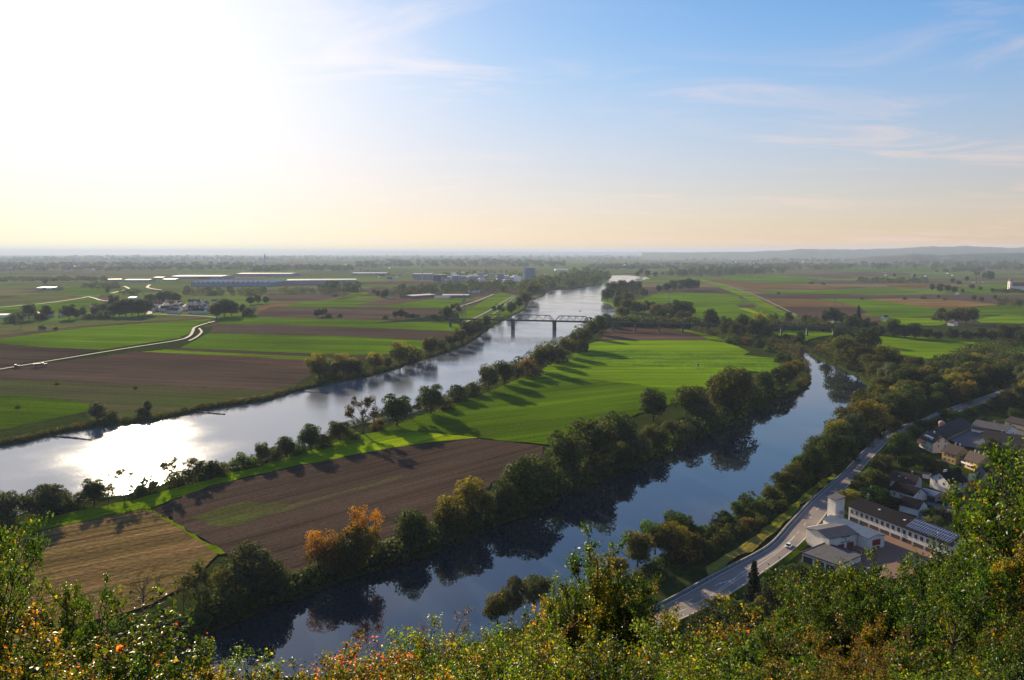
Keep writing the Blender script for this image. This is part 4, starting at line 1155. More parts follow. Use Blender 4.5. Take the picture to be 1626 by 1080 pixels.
# embankment sides in the same sheet as the roadway
nv = len(v_)
for a, b, c, d in zip(EL, bank_l, ER, bank_r):
    v_ += [(a.x, a.y, ZR - .004), (b.x, b.y, GZ - .2), (c.x, c.y, ZR - .004), (d.x, d.y, GZ - .2)]
me_road = mesh_np('road', v_, f_)
tag(link('road', me_road, M_ASPH), kind='structure')
ef = []
for i in range(len(EL) - 1):
    ef += [(4*i+1, 4*i, 4*i+4, 4*i+5), (4*i+2, 4*i+3, 4*i+7, 4*i+6)]
tag(link('road_embankment', mesh_np('road_embankment', v_[nv:], ef), greenm(0.7, A5, 0.02)), kind='structure')
def along(t, s):
    """a point on the road: t across (0 left, 1 right), s in metres from the near end"""
    i = 0
    mid = [a.lerp(b, .5) for a, b in zip(EL, ER)]
    while i < len(mid) - 2:
        d = (mid[i+1] - mid[i]).length
        if s <= d: break
        s -= d; i += 1
    d = (mid[i+1] - mid[i]).length
    k = s / d
    return EL[i].lerp(ER[i], t).lerp(EL[i+1].lerp(ER[i+1], t), k), (mid[i+1] - mid[i]).normalized()
def road_line(mb, t, s0, s1, w=.16, dash=0, gap=0, t1=None, step=3.0):
    s = s0
    t1 = t if t1 is None else t1
    while s < s1:
        e = min(s + (dash or step), s1)
        ta, tb = t + (t1 - t) * (s - s0) / (s1 - s0), t + (t1 - t) * (e - s0) / (s1 - s0)
        (a, da), (b, db) = along(ta, s), along(tb, e)
        na, nb_ = Vector((da.y, -da.x)) * w / 2, Vector((db.y, -db.x)) * w / 2
        mb.add([(*(a - na), ZR + .006), (*(a + na), ZR + .006), (*(b + nb_), ZR + .006), (*(b - nb_), ZR + .006)], [(0, 1, 2, 3)])
        s = e + (gap if dash else 0)
mk = MB()
road_line(mk, .05, 0, 560, .22); road_line(mk, .95, 0, 560, .22)
road_line(mk, .50, 135, 560, .18, 4, 7)
road_line(mk, .36, 0, 75, .18, 3, 5); road_line(mk, .62, 0, 62, .18, 4, 5)
road_line(mk, .62, 62, 100, .16, t1=.42); road_line(mk, .66, 66, 135, .16, t1=.50); road_line(mk, .42, 100, 135, .16, t1=.50)
for k in range(4):
    road_line(mk, .40 + k * .05, 74 + k * 1.5, 76 + k * 1.5, .3)
tag(mk.build('road_markings', M_PAINT), kind='structure')
# parapet on the water side of the road
pw = MB()
pl = [a + (a - b).normalized() * .55 for a, b in zip(EL, ER)]
po = [a + (a - b).normalized() * .95 for a, b in zip(EL, ER)]
for i in range(0, 84):
    a, b, c, d = pl[i], pl[i+1], po[i+1], po[i]
    z0, z1 = ZR - 1.0, ZR + .75
    pw.add([(*a, z0), (*b, z0), (*c, z0), (*d, z0), (*a, z1), (*b, z1), (*c, z1), (*d, z1)], [(0,1,5,4), (2,3,7,6), (1,2,6,5), (3,0,4,7)])
    o = (d - a).normalized() * .08
    a, b, c, d = a - o, b - o, c + o, d + o
    pw.add([(*a, z1), (*b, z1), (*c, z1), (*d, z1), (*a, z1+.14), (*b, z1+.14), (*c, z1+.14), (*d, z1+.14)], [(0,3,2,1), (4,5,6,7), (0,1,5,4), (2,3,7,6), (1,2,6,5), (3,0,4,7)])
tag(pw.build('parapet_wall', M_CONC), 'long low grey parapet wall along the water side of the curving road', 'wall')

def lane(name, px, w, z, m=None, n=8):
    c = catmull([P(a, b, z).xy for a, b in px], n)
    Lp, Rp = [], []
    for i in range(len(c)):
        t = (c[min(i+1, len(c)-1)] - c[max(i-1, 0)]).normalized()
        nrm = Vector((-t.y, t.x)) * w / 2
        Lp.append(c[i] + nrm); Rp.append(c[i] - nrm)
    a, b = strip_mesh(Lp, Rp, z)
    b = [f[::1] for f in b]
    tag(link(name, mesh_np(name, a, b), m or M_LANE), kind='structure')
ZL = GZ + 1.25
lane('farm_road', [(-60,596),(0,586),(90,571),(200,553),(280,540.5),(300,534),(306,526),(309,520),(322,515),(342,509.5),(347,506),(338,503.5),(310,501.5),(270,499.8),(238,498.4)], 3.8, ZL)
lane('farm_track', [(300,541),(312,535),(320,527),(316,521)], 3.0, ZL + .02)
lane('farm_road', [(236,499),(239,494),(238,490)], 8.0, ZL)
lane('farm_road', [(-30,491),(0,488),(40,484.5),(80,480.5),(125,474),(140,471)], 6.0, ZL)
lane('farm_road', [(140,471),(150,473.5),(160,476.5),(178,478)], 7.0, ZL + .02)
lane('farm_road', [(176,465.5),(190,462.5),(202,459),(203,457),(197,454.5)], 9.0, ZL)
lane('farm_road', [(256,460.5),(242,458.5),(234,456),(238,452)], 9.0, ZL)
lane('dike_track', [(740,511),(770,497),(800,479),(815,470)], 4.5, ZL, M_YARD)
lane('dike_track', [(756,512),(784,498),(806,481),(818,471)], 3.5, ZL, M_YARD)
lane('dike_path', [(692,507),(704,500),(730,487),(760,477),(784,467)], 7.0, ZL, M_YARD)
lane('village_street', [(1445,840),(1470,822),(1490,812),(1520,806),(1545,812),(1570,822)], 6.0, ZL, M_YARD)
lane('village_street', [(1420,792),(1450,797),(1480,801),(1510,808)], 5.0, ZL - .03, M_YARD)
lane('field_track', [(1090,441),(1130,447),(1165,457),(1200,469),(1232,484),(1266,501)], 5.0, ZL)
yard = [P(a, b).xy for a, b in [(1508,702),(1546,684),(1586,690),(1612,684),(1640,694),(1560,716),(1530,712)]]
v_, f_ = polygon_mesh('yard', yard, ZL + .05)
tag(link('courtyard_paving', mesh_np('courtyard_paving', v_, f_), M_YARD), kind='structure')
yard = [P(a, b).xy for a, b in [(1330,880),(1345,850),(1400,830),(1470,870),(1490,905),(1420,925),(1340,905)]]
v_, f_ = polygon_mesh('yard', yard, ZL + .06)
tag(link('fire_station_yard', mesh_np('fire_station_yard', v_, f_), asphalt('warm_paving', (0.20, 0.115, 0.075), .8)), kind='structure')

# ---------------------------------------------------------------- railway bridge
M_STEEL = plain('painted_steel', (0.030, 0.040, 0.038), 0.7, metal=0.0, noise=.25, scale=.5)
M_PIER = plain('pier_masonry', (0.085, 0.08, 0.075), 0.85, noise=.3, scale=.3)
ZD = 14.9
BA, BB = P(766.5, 506.5, ZD), P(1346, 520, ZD)
bu = (BB - BA).normalized()
br = empty('railway_bridge', (BA.x, BA.y, 0), math.atan2(bu.y, bu.x))
tag(br, 'dark steel truss railway bridge crossing the wide river on two tall piers', 'bridge')
s1, s2, s3 = 45.7, 107.0, 158.0
dk = MB()
dk.box(-52, 502, -2.6, 2.6, ZD - .5, ZD)
for y in (-2.9, 2.6):
    dk.box(-52, 502, y, y + .3, ZD - 1.7, ZD + .15)
for y in (-1.9, -.5, .5, 1.9):
    dk.box(-52, 502, y - .05, y + .05, ZD, ZD + .16)
dk.build('deck', M_STEEL, br)
def truss(x0, x1, ht, np_, name='truss_span'):
    m = MB()
    for y in (-3.2, 3.2):
        xs = [x0 + (x1 - x0) * k / np_ for k in range(np_ + 1)]
        m.box(x0, x1, y - .28, y + .28, ZD - .6, ZD + .2)
        m.box(xs[0] + (xs[1]-xs[0]) * .55, xs[-1] - (xs[1]-xs[0]) * .55, y - .28, y + .28, ZD + ht - .5, ZD + ht)
        tops = [xs[0] + (xs[1]-xs[0]) * .55] + xs[1:-1] + [xs[-1] - (xs[1]-xs[0]) * .55]
        m.tube([(x0, y, ZD), (tops[0], y, ZD + ht - .3)], .30, 4)
        m.tube([(x1, y, ZD), (tops[-1], y, ZD + ht - .3)], .30, 4)
        for k in range(np_):
            xm = (xs[k] + xs[k+1]) / 2
            a = tops[k] if k else tops[0]
            m.tube([(tops[k], y, ZD + ht - .3), (xm + (xs[1]-xs[0]) * .2, y, ZD)], .17, 4)
            m.tube([(xm + (xs[1]-xs[0]) * .2, y, ZD), (tops[k+1], y, ZD + ht - .3)], .17, 4)
            if k: m.tube([(xs[k], y, ZD), (xs[k], y, ZD + ht - .3)], .12, 4)
    for k in range(1, np_):
        x = x0 + (x1 - x0) * k / np_
        m.tube([(x, -3.2, ZD + ht - .2), (x, 3.2, ZD + ht - .2)], .14, 4)
    m.build(name, M_STEEL, br)
truss(s1 + .6, s2 - .6, 7.6, 5); truss(s2 + 1.4, s3 - .6, 7.2, 5); truss(1.0, s1 - .8, 6.8, 4)
def pier(x, w, z0, z1, d=4.0):
    m = MB()
    m.box(x - w/2, x + w/2, -d, d, z0, z1 - .9)
    m.box(x - w/2 - .4, x + w/2 + .4, -d - .4, d + .4, z1 - .9, z1)
    m.tube([(x, -d, z0), (x, -d, z1 - 1.0)], w/2 - .05, 10); m.tube([(x, d, z0), (x, d, z1 - 1.0)], w/2 - .05, 10)
    m.build('pier', M_PIER, br)
pier(s1, 3.8, -1.5, ZD - 1.7); pier(s2, 4.2, -1.5, ZD - 1.7); pier(s3 + 2, 3.4, -1, ZD - 1.7); pier(-1.5, 3.4, 0, ZD - 1.7)
for x in (-34, -50, 190, 222, 254, 286, 318, 350, 382, 414, 446, 478):
    pier(x, 2.2, GZ - .5, ZD - 1.7, 2.2)

em_pts = [(600,512.5),(660,509.5),(700,508),(726,506.8)]
c_ = catmull([P(a, b, GZ).xy for a, b in em_pts], 6); vs, fs = [], []
for i, p in enumerate(c_):
    t = (c_[min(i+1, len(c_)-1)] - c_[max(i-1, 0)]).normalized(); n_ = Vector((-t.y, t.x))
    hgt = 1.0 + (ZD - GZ - 2.5) * min(1, i / (len(c_) - 1))
    for w_, z in ((-13, -.3), (-3.2, hgt), (3.2, hgt), (13, -.3)):
        q = p + n_ * w_; vs.append((q.x, q.y, GZ + z))
for i in range(len(c_) - 1):
    fs += [(4*i+j, 4*i+4+j, 4*i+5+j, 4*i+1+j) for j in range(3)]
tag(link('railway_embankment', mesh_np('railway_embankment', vs, fs), olive), kind='structure')
# rubble groynes reaching into the river
M_RUBBLE = plain('wet_rubble', (0.055, 0.050, 0.045), 0.9, noise=.5, scale=.8)
def groyne(px, w, h, label):
    m = MB()
    r = random.Random(len(label))
    c = [P(a, b, 0) for a, b in px]
    pts = catmull(c, 10)
    vs, fs = [], []
    for i, p in enumerate(pts):
        t = (pts[min(i+1, len(pts)-1)] - pts[max(i-1, 0)]).normalized(); n_ = Vector((-t.y, t.x, 0))
        k = 1 - .6 * i / len(pts)
        for f, zf in ((-1, -1.2), (-.45, .75), (.1, 1.0), (.5, .7), (1, -1.2)):
            vs.append(p + n_ * w * f * k * r.uniform(.75, 1.25) + Vector((0, 0, h * zf * r.uniform(.5, 1.2) * k)))
    for i in range(len(pts) - 1):
        for j in range(4):
            fs.append((i*5+j, (i+1)*5+j, (i+1)*5+j+1, i*5+j+1))
    m.add(vs, fs)
    tag(m.build('groyne', M_RUBBLE), label, 'groyne', 'stone groynes in the river')
groyne([(58,691),(100,694),(145,699)], 2.2, 1.1, 'dark stone groyne nearest the bright sun glint')
groyne([(285,652),(320,655),(357,658)], 2.4, 1.2, 'dark stone groyne beside the sandy bank bulge')
groyne([(446,622),(490,622.5),(522,624)], 1.6, .8, 'thin stone groyne below the golden bank trees')
groyne([(984,488),(960,487.2)], 2.0, 1.1, 'short groyne behind the bridge, second from the far end')
groyne([(982,495),(955,494)], 2.0, 1.1, 'short groyne behind the bridge, between two others')
groyne([(980,502),(954,501.5)], 2.0, 1.1, 'short groyne behind the bridge, closest to it')
groyne([(900,458.5),(872,459.5),(862,462)], 2.0, 1.2, 'stone spit below the wooded far shore')

# ---------------------------------------------------------------- buildings
WHITE = plain('white_render', (0.76, 0.69, 0.60), 0.85, noise=.12, scale=.4)
CREAM = plain('cream_render', (0.66, 0.58, 0.45), 0.85, noise=.12, scale=.4)
YELLOW = plain('yellow_render', (0.66, 0.40, 0.12), 0.85, noise=.12, scale=.4)
GREYW = plain('grey_render', (0.34, 0.34, 0.36), 0.85, noise=.15, scale=.4)
WOODW = plain('weathered_boards', (0.15, 0.12, 0.095), 0.85, noise=.3, scale=.9)
PINKW = plain('pale_pink_render', (0.62, 0.52, 0.48), 0.85, noise=.12, scale=.4)
def tiles(name, c, rough=.75, sx=3.2, sy=2.4, spec=.25):
    m, nt, b = newmat(name)
    N, L = nt.nodes.new, nt.links.new
    t = N('ShaderNodeTexCoord')
    br_ = N('ShaderNodeTexBrick'); br_.inputs['Scale'].default_value = sx
    br_.inputs['Color1'].default_value = (*c, 1); br_.inputs['Color2'].default_value = (*[x * .7 for x in c], 1)
    br_.inputs['Mortar'].default_value = (*[x * .45 for x in c], 1); br_.inputs['Mortar Size'].default_value = .03
    n = N('ShaderNodeTexNoise'); n.inputs['Scale'].default_value = .5; n.inputs['Detail'].default_value = 5
    L(t.outputs['Object'], br_.inputs['Vector']); L(t.outputs['Object'], n.inputs['Vector'])
    mr = N('ShaderNodeMapRange'); mr.inputs[3].default_value, mr.inputs[4].default_value = .65, 1.35
    L(n.outputs[0], mr.inputs[0])
    s = N('ShaderNodeVectorMath'); s.operation = 'SCALE'
    L(br_.outputs['Color'], s.inputs[0]); L(mr.outputs[0], s.inputs['Scale']); L(s.outputs[0], b.inputs['Base Color'])
    b.inputs['Roughness'].default_value = rough; b.inputs['Specular IOR Level'].default_value = spec
    return m
R_BROWN = tiles('brown_tiles', (0.062, 0.034, 0.025))
R_DARK = tiles('dark_tiles', (0.028, 0.022, 0.020))
R_SLATE = tiles('charcoal_tiles', (0.014, 0.013, 0.015), .9, 3.2, 2.4, .05)
R_GREY = tiles('grey_tiles', (0.12, 0.11, 0.108))
R_RED = tiles('red_tiles', (0.36, 0.09, 0.035))
R_BLUE = tiles('blue_sheet_roof', (0.10, 0.135, 0.19), .45, 1.2, 1.2, .5)
R_PALE = plain('pale_sheet_roof', (0.36, 0.36, 0.37), 0.65, noise=.15, scale=.5)
GLASS = plain('dark_window_glass', (0.018, 0.022, 0.028), 0.12, spec=.6, scale=2)
FRAME = plain('window_frame', (0.55, 0.54, 0.52), 0.6, scale=2)
BROWNF = plain('dark_frame', (0.06, 0.045, 0.035), 0.6, scale=2)
REDD = plain('red_door', (0.22, 0.018, 0.018), 0.6, scale=1)
ORANGE = plain('orange_awning', (0.75, 0.17, 0.03), 0.8, scale=1)
WHITEP = plain('white_paint', (0.80, 0.79, 0.77), 0.5, scale=1)

def opening(parent, face, L_, D, a, z, w, h, name='window', frame=None, pane=None):
    """a framed opening on a wall face; its pane stands a little proud of the frame's back"""
    f, p = MB(), MB()
    t = .09
    def bx(mb, u0, u1, z0, z1, d0, d1):
        if face == 'front': mb.box(u0, u1, -d1, -d0, z0, z1)
        elif face == 'back': mb.box(u0, u1, D + d0, D + d1, z0, z1)
        elif face == 'left': mb.box(-d1, -d0, u0, u1, z0, z1)
        else: mb.box(L_ + d0, L_ + d1, u0, u1, z0, z1)
    bx(f, a - w/2, a + w/2, z, z + t, -.05, .06); bx(f, a - w/2, a + w/2, z + h - t, z + h, -.05, .06)
    bx(f, a - w/2, a - w/2 + t, z + t, z + h - t, -.05, .06); bx(f, a + w/2 - t, a + w/2, z + t, z + h - t, -.05, .06)
    if name == 'window' and w > 1.0:
        bx(f, a - t/3, a + t/3, z + t, z + h - t, -.05, .05)
    o = f.build(name, frame or FRAME, parent)
    bx(p, a - w/2 + t + .002, a + w/2 - t - .002, z + t + .002, z + h - t - .002, -.05, .025)
    p.build('pane' if name == 'window' else 'leaf', pane or GLASS, o)
    return o

def shell(parent, x0, x1, y0, y1, h, rise, axis, wall, roof, over=.5, th=.18, z0=-1.5, name=('wall', 'roof'), flat=False):
    """walls with gables and two roof slabs (or one flat roof with an upstand)"""
    m = MB()
    if flat:
        m.box(x0, x1, y0, y1, z0, h)
        w = m.build(name[0], wall, parent)
        r = MB(); r.box(x0 - over, x1 + over, y0 - over, y1 + over, h + .003, h + .25)
        r.box(x0 - over, x1 + over, y0 - over, y0 - over + .25, h + .25, h + .42); r.box(x0 - over, x1 + over, y1 + over - .25, y1 + over, h + .25, h + .42)
        r.box(x0 - over, x0 - over + .25, y0 - over + .25, y1 + over - .25, h + .25, h + .42); r.box(x1 + over - .25, x1 + over, y0 - over + .25, y1 + over - .25, h + .25, h + .42)
        return w, r.build(name[1], roof, parent)
    T = (lambda a, b, z: (a, b, z)) if axis == 'u' else (lambda a, b, z: (b, a, z))
    a0, a1, b0, b1 = (x0, x1, y0, y1) if axis == 'u' else (y0, y1, x0, x1)
    bm = (b0 + b1) / 2
    V_ = [T(a0,b0,z0),T(a1,b0,z0),T(a1,b1,z0),T(a0,b1,z0),T(a0,b0,h),T(a1,b0,h),T(a1,b1,h),T(a0,b1,h),T(a0,bm,h+rise),T(a1,bm,h+rise)]
    m.add(V_, [(0,1,5,4),(2,3,7,6),(1,2,6,9,5),(3,0,4,8,7),(4,5,9,8),(6,7,8,9)])
    w = m.build(name[0], wall, parent)
    r = MB()
    sl_ = rise / (bm - b0)
    for bs, d in ((b0, -1), (b1, 1)):
        be = bs + d * over
        zl, zr = h - over * sl_ + .03, h + rise + .03
        P0 = [T(a0-over,be,zl),T(a1+over,be,zl),T(a1+over,bm,zr),T(a0-over,bm,zr)]
        P1 = [(p[0], p[1], p[2] + th) for p in P0]
        r.add(P0 + P1, [(0,1,2,3),(4,5,6,7),(0,1,5,4),(1,2,6,5),(3,0,4,7)])
    return w, r.build(name[1], roof, parent)

def chimney(roof_obj, x, y, z0, z1, w=.6, m=None):
    c = MB(); c.box(x - w/2, x + w/2, y - w/2, y + w/2, z0, z1); c.box(x - w/2 - .08, x + w/2 + .08, y - w/2 - .08, y + w/2 + .08, z1, z1 + .12)
    c.build('chimney', m or GREYW, roof_obj)

def house(name, label, cat, A, B, eave, D, rise, wall, roof, wins=(), Lx=None, axis='u', over=.5, chim=(), group=None, sky=()):
    a, b = P(*A, GZ + eave), P(*B, GZ + eave)
    u = (b - a); L_ = Lx or u.length
    t = empty(name, (a.x, a.y, GZ), math.atan2(u.y, u.x))
    tag(t, label, cat, group)
    w, r = shell(t, 0, L_, 0, D, eave, rise, axis, wall, roof, over)
    for x, y in chim:
        chimney(r, x, y, eave + rise * .4, eave + rise + 1.0)
    for x, y in sky:       # roof lights on the slope that faces the viewer
        zz_ = eave + rise * (y / (D/2)) + .22
        k = MB(); k.box(x - .4, x + .4, y - .55, y + .55, zz_ - .1, zz_ + .12); k.build('roof_light', WHITEP, r)
    for f, pos, z, ww, hh in wins:
        opening(t, f, L_, D, pos, z, ww, hh)
    return t, r, L_

# long two-storey building by the fire station, solar panels on its near end
LBu = -67.5
a = P(1348, 803, GZ + 7)
lb_t = empty('school_building', (a.x, a.y, GZ), math.radians(LBu))
tag(lb_t, 'long white two-storey building with charcoal roof and solar panels', 'building')
w_, r_ = shell(lb_t, 0, 46, 0, 12, 7, 2.6, 'u', WHITE, R_SLATE, .6)
for k in range(18):
    opening(lb_t, 'front', 46, 12, 1.6 + k * 2.5, 4.2, 1.35, 1.8)
for k in range(9):
    opening(lb_t, 'front', 46, 12, 2.9 + k * 5.0, .2, 4.2, 2.7, 'garage_bay', GREYW, BROWNF)
for k in range(3):
    opening(lb_t, 'right', 46, 12, 2.5 + k * 3.5, 4.2, 1.4, 1.6)
dp_ = MB(); dp_.tube([(25.6, -.12, 0), (25.6, -.12, 6.8)], .08, 6); dp_.build('drainpipe', GREYW, lb_t)
for x, y in ((12, 3.4), (24, 3.0)):
    z_ = 7 + 2.6 * y / 6 + .22
    k = MB(); k.box(x - .4, x + .4, y - .4, y + .4, z_ - .1, z_ + .2); k.build('roof_light', WHITEP, r_)
k = MB(); k.tube([(4, 5.8, 9.4), (4, 5.8, 13)], .05, 5); k.box(3.9, 4.1, 5.0, 6.6, 12.2, 12.27); k.build('aerial', GREYW, r_)
def solar():
    m, nt, b = newmat('solar_cells')
    N, L = nt.nodes.new, nt.links.new
    t = N('ShaderNodeTexCoord'); br_ = N('ShaderNodeTexBrick')
    br_.offset = 0; br_.inputs['Scale'].default_value = 1.0; br_.inputs['Brick Width'].default_value = 1.0; br_.inputs['Row Height'].default_value = 1.55
    br_.inputs['Mortar Size'].default_value = .05
    br_.inputs['Color1'].default_value = (.018, .030, .075, 1); br_.inputs['Color2'].default_value = (.022, .036, .09, 1); br_.inputs['Mortar'].default_value = (.35, .37, .4, 1)
    L(t.outputs['Object'], br_.inputs['Vector']); L(br_.outputs['Color'], b.inputs['Base Color'])
    b.inputs['Roughness'].default_value = .25
    return m
M_SOLAR = solar()
sp_ = MB()
for j in range(4):
    y0, y1 = .35 + j * 1.35, .35 + j * 1.35 + 1.2
    z0_, z1_ = 7 + 2.6 * y0 / 6 + .34, 7 + 2.6 * y1 / 6 + .34
    sp_.add([(26.5, y0, z0_), (45, y0, z0_), (45, y1, z1_), (26.5, y1, z1_), (26.5, y0, z0_ - .06), (45, y0, z0_ - .06), (45, y1, z1_ - .06), (26.5, y1, z1_ - .06)],
            [(0,1,2,3), (7,6,5,4), (0,4,5,1), (1,5,6,2), (2,6,7,3), (3,7,4,0)])
sp_.build('solar_panel', M_SOLAR, r_)

# fire station in the same axes
fs_t = empty('fire_station', (a.x, a.y, GZ), math.radians(LBu))
tag(fs_t, 'white fire station with slim hose tower, red doors and wall lettering', 'fire station')
shell(fs_t, 11.5, 22.6, -33.2, -19.6, 6.0, 1.3, 'v', WHITE, R_GREY, .4)
shell(fs_t, 7.6, 11.2, -29.5, -19.6, 4.6, .7, 'v', WHITE, R_PALE, .4)
w2, r2_ = shell(fs_t, 5.6, 27.5, -19.2, -11.2, 5.8, .9, 'u', WHITE, R_BLUE, .35)
tw = MB(); tw.box(.4, 4.6, -12.0, -7.4, -1, 12.2)
tw_o = tw.build('hose_tower', WHITE, fs_t)
tr_ = MB(); tr_.add([(0,-12.4,12.25),(5,-12.4,12.25),(5,-7.0,13.1),(0,-7.0,13.1),(0,-12.4,12.45),(5,-12.4,12.45),(5,-7.0,13.3),(0,-7.0,13.3)],
                    [(0,3,2,1),(4,5,6,7),(0,1,5,4),(1,2,6,5),(2,3,7,6),(3,0,4,7)])
tr_.build('tower_roof', R_GREY, tw_o)
bl = MB(); bl.box(4.6, 5.4, -9.8, -7.8, 6.2, 7.4); bl.build('tower_balcony', GREYW, tw_o)
def door_v(t, x, y, z, w, h, m):
    """a door on a face that looks along +u"""
    f = MB(); f.box(x - .02, x + .06, y - w/2 - .12, y + w/2 + .12, z + h, z + h + .14); f.box(x - .02, x + .06, y - w/2 - .12, y - w/2, z, z + h); f.box(x - .02, x + .06, y + w/2, y + w/2 + .12, z, z + h)
    o = f.build('door', FRAME, t)
    l = MB(); l.box(x - .02, x + .03, y - w/2, y + w/2, z, z + h)
    for k in range(1, 4): l.box(x + .03, x + .045, y - w/2 + .05, y + w/2 - .05, z + h * k / 4 - .03, z + h * k / 4 + .03)
    l.build('leaf', m, o)
door_v(fs_t, 22.6, -22.8, 0, 3.4, 3.2, REDD); door_v(fs_t, 22.6, -27.4, 0, 3.2, 3.0, REDD); door_v(fs_t, 27.5, -15.2, 2.6, 4.0, 2.3, REDD); door_v(fs_t, 27.5, -15.2, 0, 3.4, 2.2, REDD)
def lettering(parent, text, x, y, z, size, m, name='lettering'):
    cu = bpy.data.curves.new(name, 'FONT'); cu.body = text; cu.size = size; cu.extrude = .02; cu.align_x = 'CENTER'
    tmp = bpy.data.objects.new(name, cu); COL.objects.link(tmp)
    dg = bpy.context.evaluated_depsgraph_get()
    me = bpy.data.meshes.new_from_object(tmp.evaluated_get(dg))
    bpy.data.objects.remove(tmp)
    o = link(name, me, m, parent)
    o.location = (x, y, z); o.rotation_euler = (math.pi/2, 0, math.pi/2)
    return o
INK = plain('dark_lettering', (.03, .03, .035), .6)
lettering(fs_t, 'Feuerwehr', 22.66, -25.2, 5.3, 1.0, INK)
lettering(fs_t, 'Stadt Bogen', 22.66, -25.2, 3.45, 1.0, INK)
em = MB(); em.add([(22.66,-25.65,5.0),(22.66,-24.75,5.0),(22.66,-24.75,4.6),(22.66,-25.2,4.3),(22.66,-25.65,4.6),(22.62,-25.65,5.0),(22.62,-24.75,5.0),(22.62,-24.75,4.6),(22.62,-25.2,4.3),(22.62,-25.65,4.6)],
                  [(0,4,3,2,1),(0,1,6,5),(1,2,7,6),(2,3,8,7),(3,4,9,8),(4,0,5,9)])
em.build('emblem', plain('blue_emblem', (.03, .08, .28), .5), fs_t)
opening(fs_t, 'front', 1, 1, 8.0, 2.0, 1.2, 1.4) if False else None
ga, gb = P(1272, 878, GZ + 3.4), P(1320, 895, GZ + 3.4)
lw = empty('garage_building', (ga.x, ga.y, GZ), math.atan2(gb.y - ga.y, gb.x - ga.x))
tag(lw, 'low flat grey-roofed garage between fire station and road', 'building')
shell(lw, 0.3, 14.0, 0.3, 15.0, 3.4, 0, 'u', WHITE, R_GREY, .4, flat=True)
sg = MB(); sg.box(8.0, 13.0, 15.5, 18.5, 3.0, 3.4); sg.build('canopy_roof', R_DARK, lw)
for k in range(3):
    g = MB(); g.box(.8 + k * 4.4, 4.4 + k * 4.4, .24, .3, .2, 2.6); g.build('garage_door', BROWNF, lw)

# houses of the small settlement
W4 = lambda f, zs, xs, w=1.1, h=1.3: [(f, x, z, w, h) for z in zs for x in xs]
h1, r1, L1 = house('house', 'white house with orange awning and gable end towards the viewer', 'house', (1460,694), (1482,704), 5.5, 9.6, 3.4, CREAM, R_DARK,
                   W4('front', (.7, 3.3), (9.2, 12.2)) + W4('front', (.7,), (2.5, 5.5)) + W4('right', (3.4, 6.0), (3.0, 6.6), .9, 1.1), chim=[(5, 5.6)])
aw = MB(); aw.add([(1.0,-.05,5.0),(7.0,-.05,5.0),(7.0,-2.2,4.1),(1.0,-2.2,4.1),(1.0,-.05,5.08),(7.0,-.05,5.08),(7.0,-2.2,4.18),(1.0,-2.2,4.18)], [(0,1,2,3),(7,6,5,4),(0,4,5,1),(1,5,6,2),(2,6,7,3),(3,7,4,0)])
aw.build('awning', ORANGE, h1)
bc = MB(); bc.box(.5, 8.0, -1.5, -.06, 2.6, 2.8); bc.box(.5, 8.0, -1.55, -1.47, 2.8, 3.6); bc.build('balcony', WHITEP, h1)
dm = MB(); dm.box(3.0, 10.5, 1.0, 4.0, 5.7, 7.6); dmo = dm.build('dormer', WHITEP, r1)
for k in range(4):
    g = MB(); g.box(3.5 + k * 1.75, 4.7 + k * 1.75, .93, 1.0, 6.3, 7.3); g.build('window', GLASS, dmo)
house('house', 'yellow house between the white awning house and the brown-roofed house', 'house', (1496,716), (1518,722), 5.5, 11.0, 3.2, YELLOW, R_BROWN,
      W4('front', (1.0, 3.4), (1.6, 4.0, 6.4), 1.1, 1.2) + W4('right', (1.0, 3.4), (3.4,)) + [('right', 5.5, 6.1, .9, 1.0)], chim=[(2.6, 6.4), (5.0, 6.6)])
h3, r3, L3 = house('house', 'cream house with wide brown roof and sunlit balcony front', 'house', (1528,727), (1553,736), 4.5, 9.2, 3.4, YELLOW, R_BROWN,
      W4('front', (.8, 2.9), (1.6, 4.2, 6.8), 1.2, 1.3) + [('right', 4.6, 5.2, .9, 1.0)], chim=[(2.4, 5.2), (4.8, 5.3), (8.0, 5.4)])
bc = MB(); bc.box(1.0, 8.0, -1.4, -.06, 2.3, 2.45); bc.box(1.0, 8.0, -1.45, -1.38, 2.45, 3.2); bc.build('balcony', WHITEP, h3)
house('house', 'grey-roofed house beside the dark garden trees, two roof lights', 'house', (1412.5,761), (1453,769), 4.0, 10.0, 3.2, PINKW, R_BROWN,
      W4('front', (1.2,), (2.0, 5.0, 8.2)) + [('right', 5.0, 4.4, .9, 1.0)], chim=[(8.0, 5.6)], sky=[(3.5, 2.4), (6.5, 2.0)])
house('house', 'small dark-roofed house behind the long building', 'house', (1413.6,776), (1450,787), 3.4, 9.0, 2.6, WHITE, R_SLATE, W4('front', (1.0,), (2.2, 5.4, 8.6)) + [('right', 4.5, 3.6, .8, .8)])
house('house', 'lowest dark-roofed house just behind the charcoal roof', 'house', (1428,800), (1458,808), 3.2, 8.0, 2.6, WHITE, R_SLATE, [('right', 4.0, .9, 1.1, 1.2), ('right', 2.0, .9, 1.0, 1.2)])
g6, rg, Lg = house('garage', 'double garage with blue-grey roof and pale walls', 'garage', (1455,780), (1484,788), 2.8, 7.0, .8, PINKW, R_BLUE, [('right', 3.5, 1.0, 1.0, 1.0)], over=.3)
for k in range(2):
    g = MB(); g.box(.8 + k * 4.2, 4.4 + k * 4.2, -.07, 0, .1, 2.3); g.build('garage_door', BROWNF, g6)
